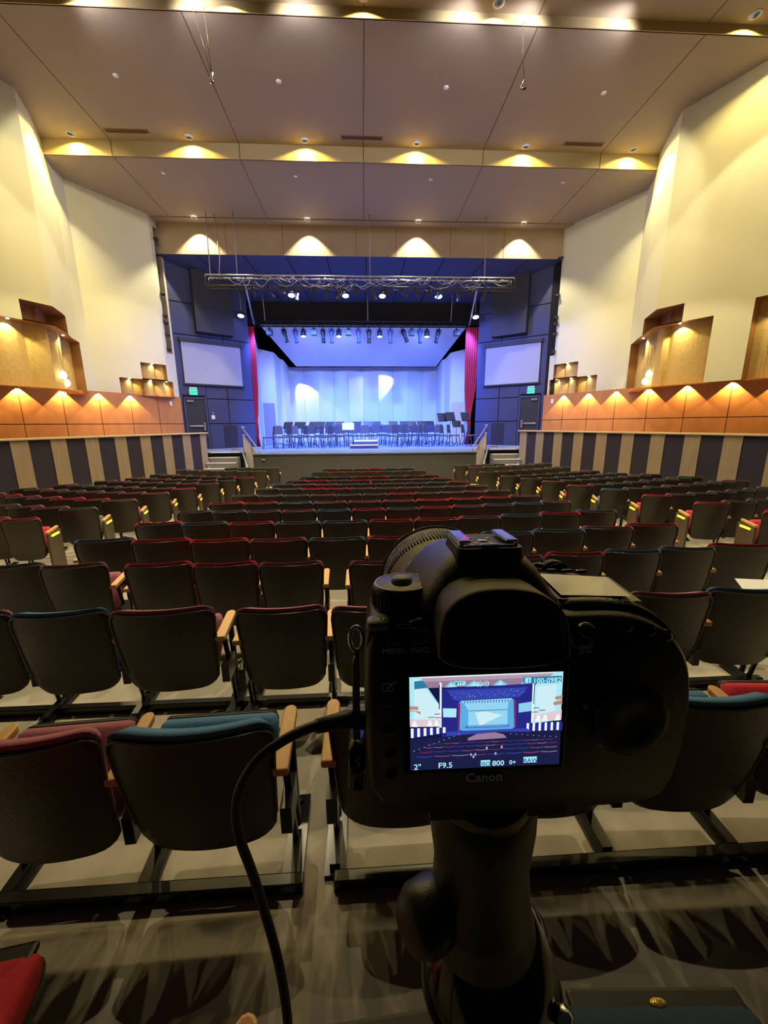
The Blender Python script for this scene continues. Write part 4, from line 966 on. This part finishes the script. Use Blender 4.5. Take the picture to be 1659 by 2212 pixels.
# rear display
W_, H_ = 34, 22.75
b = MB(); b.box((-W_-3, -2.6, -H_-3), (W_+3, -1, H_+3)); frame = cpart(b, 'display_frame', M['camg'], bevel=.6)
SCRM = dict(lt=(.42, .82, .92), lt2=(.62, .86, .92), wh=(.85, .93, .97), sky=(.28, .62, .85), mv=(.32, .20, .32), mv2=(.45, .33, .42), bl=(.020, .022, .24), bl2=(.035, .06, .42), nv=(.006, .008, .055), st=(.10, .42, .78), st2=(.30, .66, .90), red=(.30, .02, .10), rd2=(.38, .06, .16), tan=(.50, .26, .20), pk=(.75, .60, .66), seat=(.012, .014, .06), hl=(.45, .45, .75), lab=(.35, .80, .95), ovl=(.03, .20, .36))
SN = list(SCRM); SM = [emis('display_'+k, c, 1.0) for k, c in SCRM.items()]
scr = MB(); lay = [0]
def S(m, *pts):
    """polygon on the display; coordinates run 0..1000 from left, 0..600 from top"""
    lay[0] += 1; y = -2.65-.004*lay[0]
    scr.add([(-W_+2*W_*u/1000, y, H_-2*H_*v/600) for u, v in pts], [tuple(range(len(pts)))], SN.index(m))
R_ = lambda m, x0, y0, x1, y1: S(m, (x0, y0), (x1, y0), (x1, y1), (x0, y1))
R_('nv', 0, 0, 1000, 600)
R_('mv2', 0, 0, 1000, 35); R_('mv', 0, 32, 1000, 72)
S('wh', (0, 0), (1000, 0), (1000, 8), (0, 8))
S('lt', (0, 0), (70, 0), (200, 190), (200, 310), (0, 300)); S('lt2', (30, 10), (60, 20), (200, 200), (200, 300), (30, 300))
S('lt', (1000, 0), (960, 0), (830, 70), (805, 90), (805, 330), (1000, 310)); S('lt2', (960, 80), (830, 90), (830, 300), (960, 300))
for x, w_ in ((270, 40), (420, 60), (590, 50), (760, 40)): S('sky', (x-w_, 72), (x, 35), (x+w_, 72)); S('lt', (x-w_*.5, 72), (x, 48), (x+w_*.5, 72))
S('bl', (205, 80), (800, 68), (805, 390), (210, 400))
R_('wh', 192, 40, 208, 330); R_('seat', 190, 50, 196, 210); R_('wh', 802, 50, 816, 350); R_('seat', 812, 60, 817, 200)
S('bl2', (240, 90), (770, 90), (720, 150), (300, 160))
random.seed(3)
for i in range(70):
    x = 260+i*7+random.uniform(-3, 3); y = 95+random.uniform(0, 45)
    if i % 2: S('hl', (x, y), (x+random.uniform(3, 9), y+random.uniform(-2, 3)), (x+4, y+random.uniform(3, 8)))
S('st2', (330, 160), (670, 155), (650, 225), (380, 225)); S('st', (322, 165), (352, 175), (385, 225), (385, 330), (320, 355)); S('st', (680, 160), (650, 170), (640, 225), (640, 330), (690, 350))
S('st2', (383, 228), (642, 225), (645, 335), (383, 335)); S('lt2', (430, 240), (500, 235), (610, 262), (520, 300), (460, 330)); R_('st', 340, 335, 680, 355)
R_('ovl', 395, 225, 640, 229)
for i in range(16): x = 355+i*19; S('bl', (x, 162), (x+6, 162), (x+5, 178), (x+1, 178))
for i in range(44): x = 365+i*6.6; S('bl2', (x, 322), (x+3, 318), (x+5, 338), (x+1, 340))
S('red', (316, 175), (330, 172), (326, 350), (316, 355)); S('red', (682, 165), (694, 170), (700, 350), (690, 345))
S('lt', (215, 200), (305, 205), (303, 262), (218, 258)); S('sky', (712, 190), (800, 180), (800, 240), (714, 248))
S('tan', (0, 178), (55, 182), (55, 205), (0, 200)); S('tan', (0, 205), (70, 215), (68, 235), (40, 215), (0, 212)); S('tan', (1000, 145), (950, 155), (955, 175), (1000, 170)); S('tan', (1000, 175), (940, 190), (945, 210), (1000, 205))
for x, y in ((120, 252), (160, 232), (165, 255)): R_('mv', x, y, x+40, y+7)
for x, y in ((810, 218), (850, 235), (805, 245)): R_('mv', x, y, x+40, y+7)
S('pk', (0, 262), (200, 272), (200, 318), (0, 312)); S('pk', (812, 268), (1000, 240), (1000, 305), (812, 312))
for x in (30, 130, 175): S('wh', (x-20, 312), (x-8, 275), (x+8, 275), (x+20, 315))
for x in (845, 890, 975): S('wh', (x-20, 310), (x-6, 268), (x+8, 268), (x+20, 308))
for i in range(6): x = 5+i*42; S('bl', (x+18, 322), (x+40, 324), (x+40, 382-i*5), (x+18, 384-i*5)); S('wh', (x, 322), (x+18, 322), (x+18, 384-i*5), (x, 384-i*5))
for i in range(6): x = 770+i*40; S('wh', (x, 318), (x+16, 318), (x+16, 372), (x, 370)); S('bl', (x+16, 318), (x+40, 316), (x+40, 374), (x+16, 372))
S('bl2', (240, 355), (320, 350), (690, 352), (770, 350), (800, 372), (560, 366), (440, 372), (240, 380))
S('seat', (0, 395), (240, 385), (440, 372), (560, 366), (780, 378), (1000, 372), (1000, 600), (0, 600))
S('mv', (380, 400), (440, 374), (560, 368), (620, 385), (640, 408), (380, 415))
for i in range(10): x = 20+i*33; S('hl', (x, 470-i*11), (x+9, 466-i*11), (x+8, 473-i*11))
for i in range(9): x = 660+i*38; S('hl', (x, 382+i*4), (x+8, 380+i*4), (x+8, 386+i*4))
for r, (y, x0, x1, nseg) in enumerate(((425, 120, 960, 16), (447, 90, 980, 13), (475, 60, 985, 10), (505, 40, 990, 8))):
    for k in range(nseg):
        c = ('bl2', 'rd2', 'red', 'bl2', 'mv')[(k*3+r) % 5]; a = x0+(x1-x0)*k/nseg; d = (x1-x0)/nseg*.92; t = 3+r*.6
        S(c, (a, y), (a+d*.5, y+4), (a+d, y), (a+d, y+t), (a+d*.5, y+4+t), (a, y+t))
for x, y in ((395, 500), (425, 500), (412, 515), (560, 500), (500, 460), (600, 458)): S('hl', (x, y), (x+10, y-3), (x+14, y+14), (x+3, y+16))
S('ovl', (30, 18), (85, 15), (120, 62), (30, 68)); R_('ovl', 735, 18, 985, 60)
R_('lab', 745, 22, 785, 56); R_('lab', 285, 28, 360, 55); S('ovl', (292, 34), (350, 34), (350, 50), (292, 50)); R_('lab', 468, 548, 532, 588); R_('lab', 755, 538, 845, 578)
dsp = cpart(scr, 'display', SM, frame); dsp['label'] = 'lit display showing the photographed hall'
LAB = emis('display_text', (.45, .88, 1.0), 1.1); DKT = emis('display_dark_text', (.01, .08, .2), 1)
def stx(s_, u, v, size, m=LAB, bold=.03): ctext('display_text', s_, size, m, (-W_+2*W_*u/1000, -4.2, H_-2*H_*v/600), parent=frame, ex=.01, bold=bold)
stx('100-0982', 886, 40, 3.3); stx('1', 766, 39, 2.6, DKT); stx('2"', 45, 570, 3.9); stx('F9.5', 230, 566, 3.9); stx('ISO', 500, 568, 2.7, DKT); stx('800', 583, 567, 3.7); stx('0+', 680, 565, 2.9); stx('RAW', 800, 558, 2.9, DKT); stx('((o))', 470, 42, 3.0); 
b = MB()
for k in range(3): x = -W_+2*W_*(308+k*15)/1000; b.box((x, -4.0, 18.9), (x+.6, -3.9, 20.1))
cpart(b, 'battery_bars', LAB, frame)
ctext('maker_name', 'Canon', 6.4, M['camgrey'], (0, -2.2, -29.2), bold=.12)
# strap lug and plate at the left
b = MB(); b.tube([(-57.5+3.2*cos(a)*(1 if abs(cos(a)) < .7 else 1), 18, 31+6.2*sin(a)) for a in [2*pi*k/20 for k in range(20)]], 1.1, 6, closed=True); lug = cpart(b, 'strap_lug', M['chrome'])
b = MB(); b.box((-58.5, 17, 20), (-56.5, 19, 26)); cpart(b, 'lug_pin', M['camg'], lug)
b = MB(); b.loft([hr(-61, -57.2, 16, 19, -22, .8), hr(-60, -56.4, 16, 19, 18, .8), hr(-59, -56.6, 16, 19, 22, .8)]); cpart(b, 'side_plate', M['strap'])
b = MB(); b.loft([hr(-64, -55, 10, 28, -45, 3), hr(-63, -55, 10, 28, -24, 3)]); b.lathe([(2.2, 0), (2.2, 2)], (-57, 9, -27), (0, -1, 0), n=12); cpart(b, 'side_clamp', M['camg'])
# lens
def lring(name, prof, m, n=64, parent=None):
    b = MB(); b.lathe(prof, (-1, 0, 20), (0, 1, 0), n=n); return cpart(b, name, m, parent)
lens = lring('lens', [(34, 40), (36, 46), (36, 60), (39.5, 66), (39.5, 90), (40.5, 92), (40.5, 122), (41.5, 124), (41.5, 131), (38, 131), (30, 118)], M['cam'])
b = MB()
for k in range(110): a = 2*pi*k/110; x, z = -1+40.8*cos(a), 20+40.8*sin(a); b.tube([(x, 98, z), (x, 119, z)], .65, 4)
cpart(b, 'zoom_ribs', M['camr'], lens)
b = MB(); b.tube([(-1+42*cos(2*pi*k/72), 130.5, 20+42*sin(2*pi*k/72)) for k in range(72)], .7, 6, closed=True); cpart(b, 'front_rim', M['camline'], lens)
for k, ch in enumerate('CANON ZOOM LENS 16-35MM 1:2.8'):
    a = rad(152-k*3.3); ctext('lens_lettering', ch, 3.2, M['camgrey'], (-1+41.7*cos(a), 122.5, 20+41.7*sin(a)), (sin(a), 0, -cos(a)), (0, 1, 0), lens) if ch != ' ' else 0
for k, ch in enumerate('24 28 35'):
    a = rad(125-k*4.2); ctext('focal_number', ch, 4.0, M['camtxt'], (-1+39.8*cos(a), 84, 20+39.8*sin(a)), (sin(a), 0, -cos(a)), (0, 1, 0), lens) if ch != ' ' else 0
b = MB()
for k in range(7): a = rad(130-k*2.6); x, z = -1+39.7*cos(a), 20+39.7*sin(a); b.tube([(x, 72, z), (x, 76, z)], .3, 4)
cpart(b, 'scale_marks', M['camtxt'], lens)
# release cable
b = MB(); cab = [(.001, .172, -.147), (-.012, .166, -.1405), (-.0265, .158, -.137), (-.0414, .155, -.1424), (-.0538, .1551, -.1539), (-.0622, .1547, -.1713), (-.0635, .1552, -.1923), (-.0587, .1547, -.2164), (-.0543, .154, -.2415), (-.049, .1493, -.2611), (-.0454, .1448, -.2806), (-.0433, .1395, -.3036), (-.042, .13, -.36), (-.03, .12, -.6)]
def cr(P, n=6):
    P = [Vector(p) for p in P]; out = []
    for i in range(len(P)-1):
        p0, p1, p2, p3 = P[max(i-1, 0)], P[i], P[i+1], P[min(i+2, len(P)-1)]
        for k in range(n):
            t = k/n; out.append(.5*((2*p1)+(p2-p0)*t+(2*p0-5*p1+4*p2-p3)*t*t+(3*p1-p0-3*p2+p3)*t**3))
    return out+[P[-1]]
cb = thing('release_cable', 'black cable curving out of the left side of the photo camera and hanging down', 'cable')
q = MB(); q.tube(cr(cab), .00235, 10); q.build('cord', M['rubber'], cb)
q = MB(); q.tube([(-.024, .159, -.1375), (-.010, .167, -.141), (.002, .172, -.147)], [.0032, .0042, .0045], 12); q.build('plug', M['camr'], cb)
# tripod
tp = thing('tripod', 'black camera tripod with a ball head and side knob', 'tripod', (.0666, .19, FZ(.19)))
O = Vector((.0666, .19, FZ(.19)))
def tpart(mb, name, m, bevel=0):
    mb.v = [tuple(Vector(v)-O) for v in mb.v]; return mb.build(name, m, tp, bevel=bevel)
def L2W(x, y, z): return CM @ Vector((x, y, z))
c1 = L2W(9, 32, -47); c2 = L2W(10, 34, -160); hc = L2W(18, 36, -205)
b = MB(); b.lathe([(.028, 0), (.031, .006), (.031, .018), (.028, .022)], c1-Vector((0, 0, .024)), (0, 0, 1), n=28); tpart(b, 'quick_release', M['camg'])
b = MB(); T = CM; b.box((-24, 6, -60), (44, 58, -46), 0, T); tpart(b, 'camera_plate', M['cam'])
b = MB(); ax = (c2-c1); Ln = ax.length; b.lathe([(.031, -.02), (.0295, .04), (.0268, Ln*.6), (.029, Ln*.85), (.032, Ln)], c1, ax, n=30); tpart(b, 'head_stem', M['cam'])
b = MB(); b.lathe([(.018, -.075), (.030, -.055), (.038, -.030), (.041, 0), (.036, .028), (.026, .045), (.018, .05)], hc, (0, 0, 1), n=34); b.tube([hc+Vector((.041*cos(a), .041*sin(a), -.004)) for a in [2*pi*k/36 for k in range(36)]], .0025, 6, closed=True); hb = tpart(b, 'ball_housing', M['camg'])
kc = L2W(-23, 24, -142)
b = MB(); b.lathe([(.010, -.025), (.015, -.018), (.0175, -.008), (.0175, .005), (.014, .012), (.005, .014)], kc, (-.75, -.5, .25), n=28); tpart(b, 'locking_knob', M['cam'])
b = MB(); b.tube([kc, kc+Vector((.035, .02, -.02))], .008, 8); tpart(b, 'knob_shaft', M['camg'])
b = MB(); p = hc+Vector((.028, -.026, .014)); b.lathe([(.004, 0), (.006, .004), (.003, .009)], p, (.7, -.7, .2), n=10); p = hc+Vector((.030, -.02, -.03)); b.lathe([(.004, 0), (.006, .004), (.003, .009)], p, (.7, -.7, .2), n=10); tpart(b, 'screws', M['chrome'])
b = MB(); b.tube([(hc.x, hc.y, hc.z-.07), (hc.x, hc.y, -.95)], .014, 14); tpart(b, 'centre_column', M['cam'])
b = MB(); b.lathe([(.03, -.03), (.045, -.015), (.045, .015), (.03, .03)], (hc.x, hc.y, -.66), n=20); tpart(b, 'shoulder', M['cam'])
for a in (95, 205, 335):
    b = MB(); d = Vector((cos(rad(a)), sin(rad(a)), 0)); p0 = Vector((hc.x, hc.y, -.66))+d*.035; p1 = Vector((hc.x, hc.y, 0))+d*.24; p1.z = FZ(p1.y)+.01
    b.tube([p0, p0.lerp(p1, .5)], .013, 10); b.tube([p0.lerp(p1, .48), p1], .010, 10); l_ = tpart(b, 'leg', M['cam'])
    b = MB(); b.lathe([(.014, -.01), (.014, .02), (.011, .03)], p1, n=12); b.v = [tuple(Vector(v)-O) for v in b.v]; b.build('rubber_foot', M['camr'], l_)
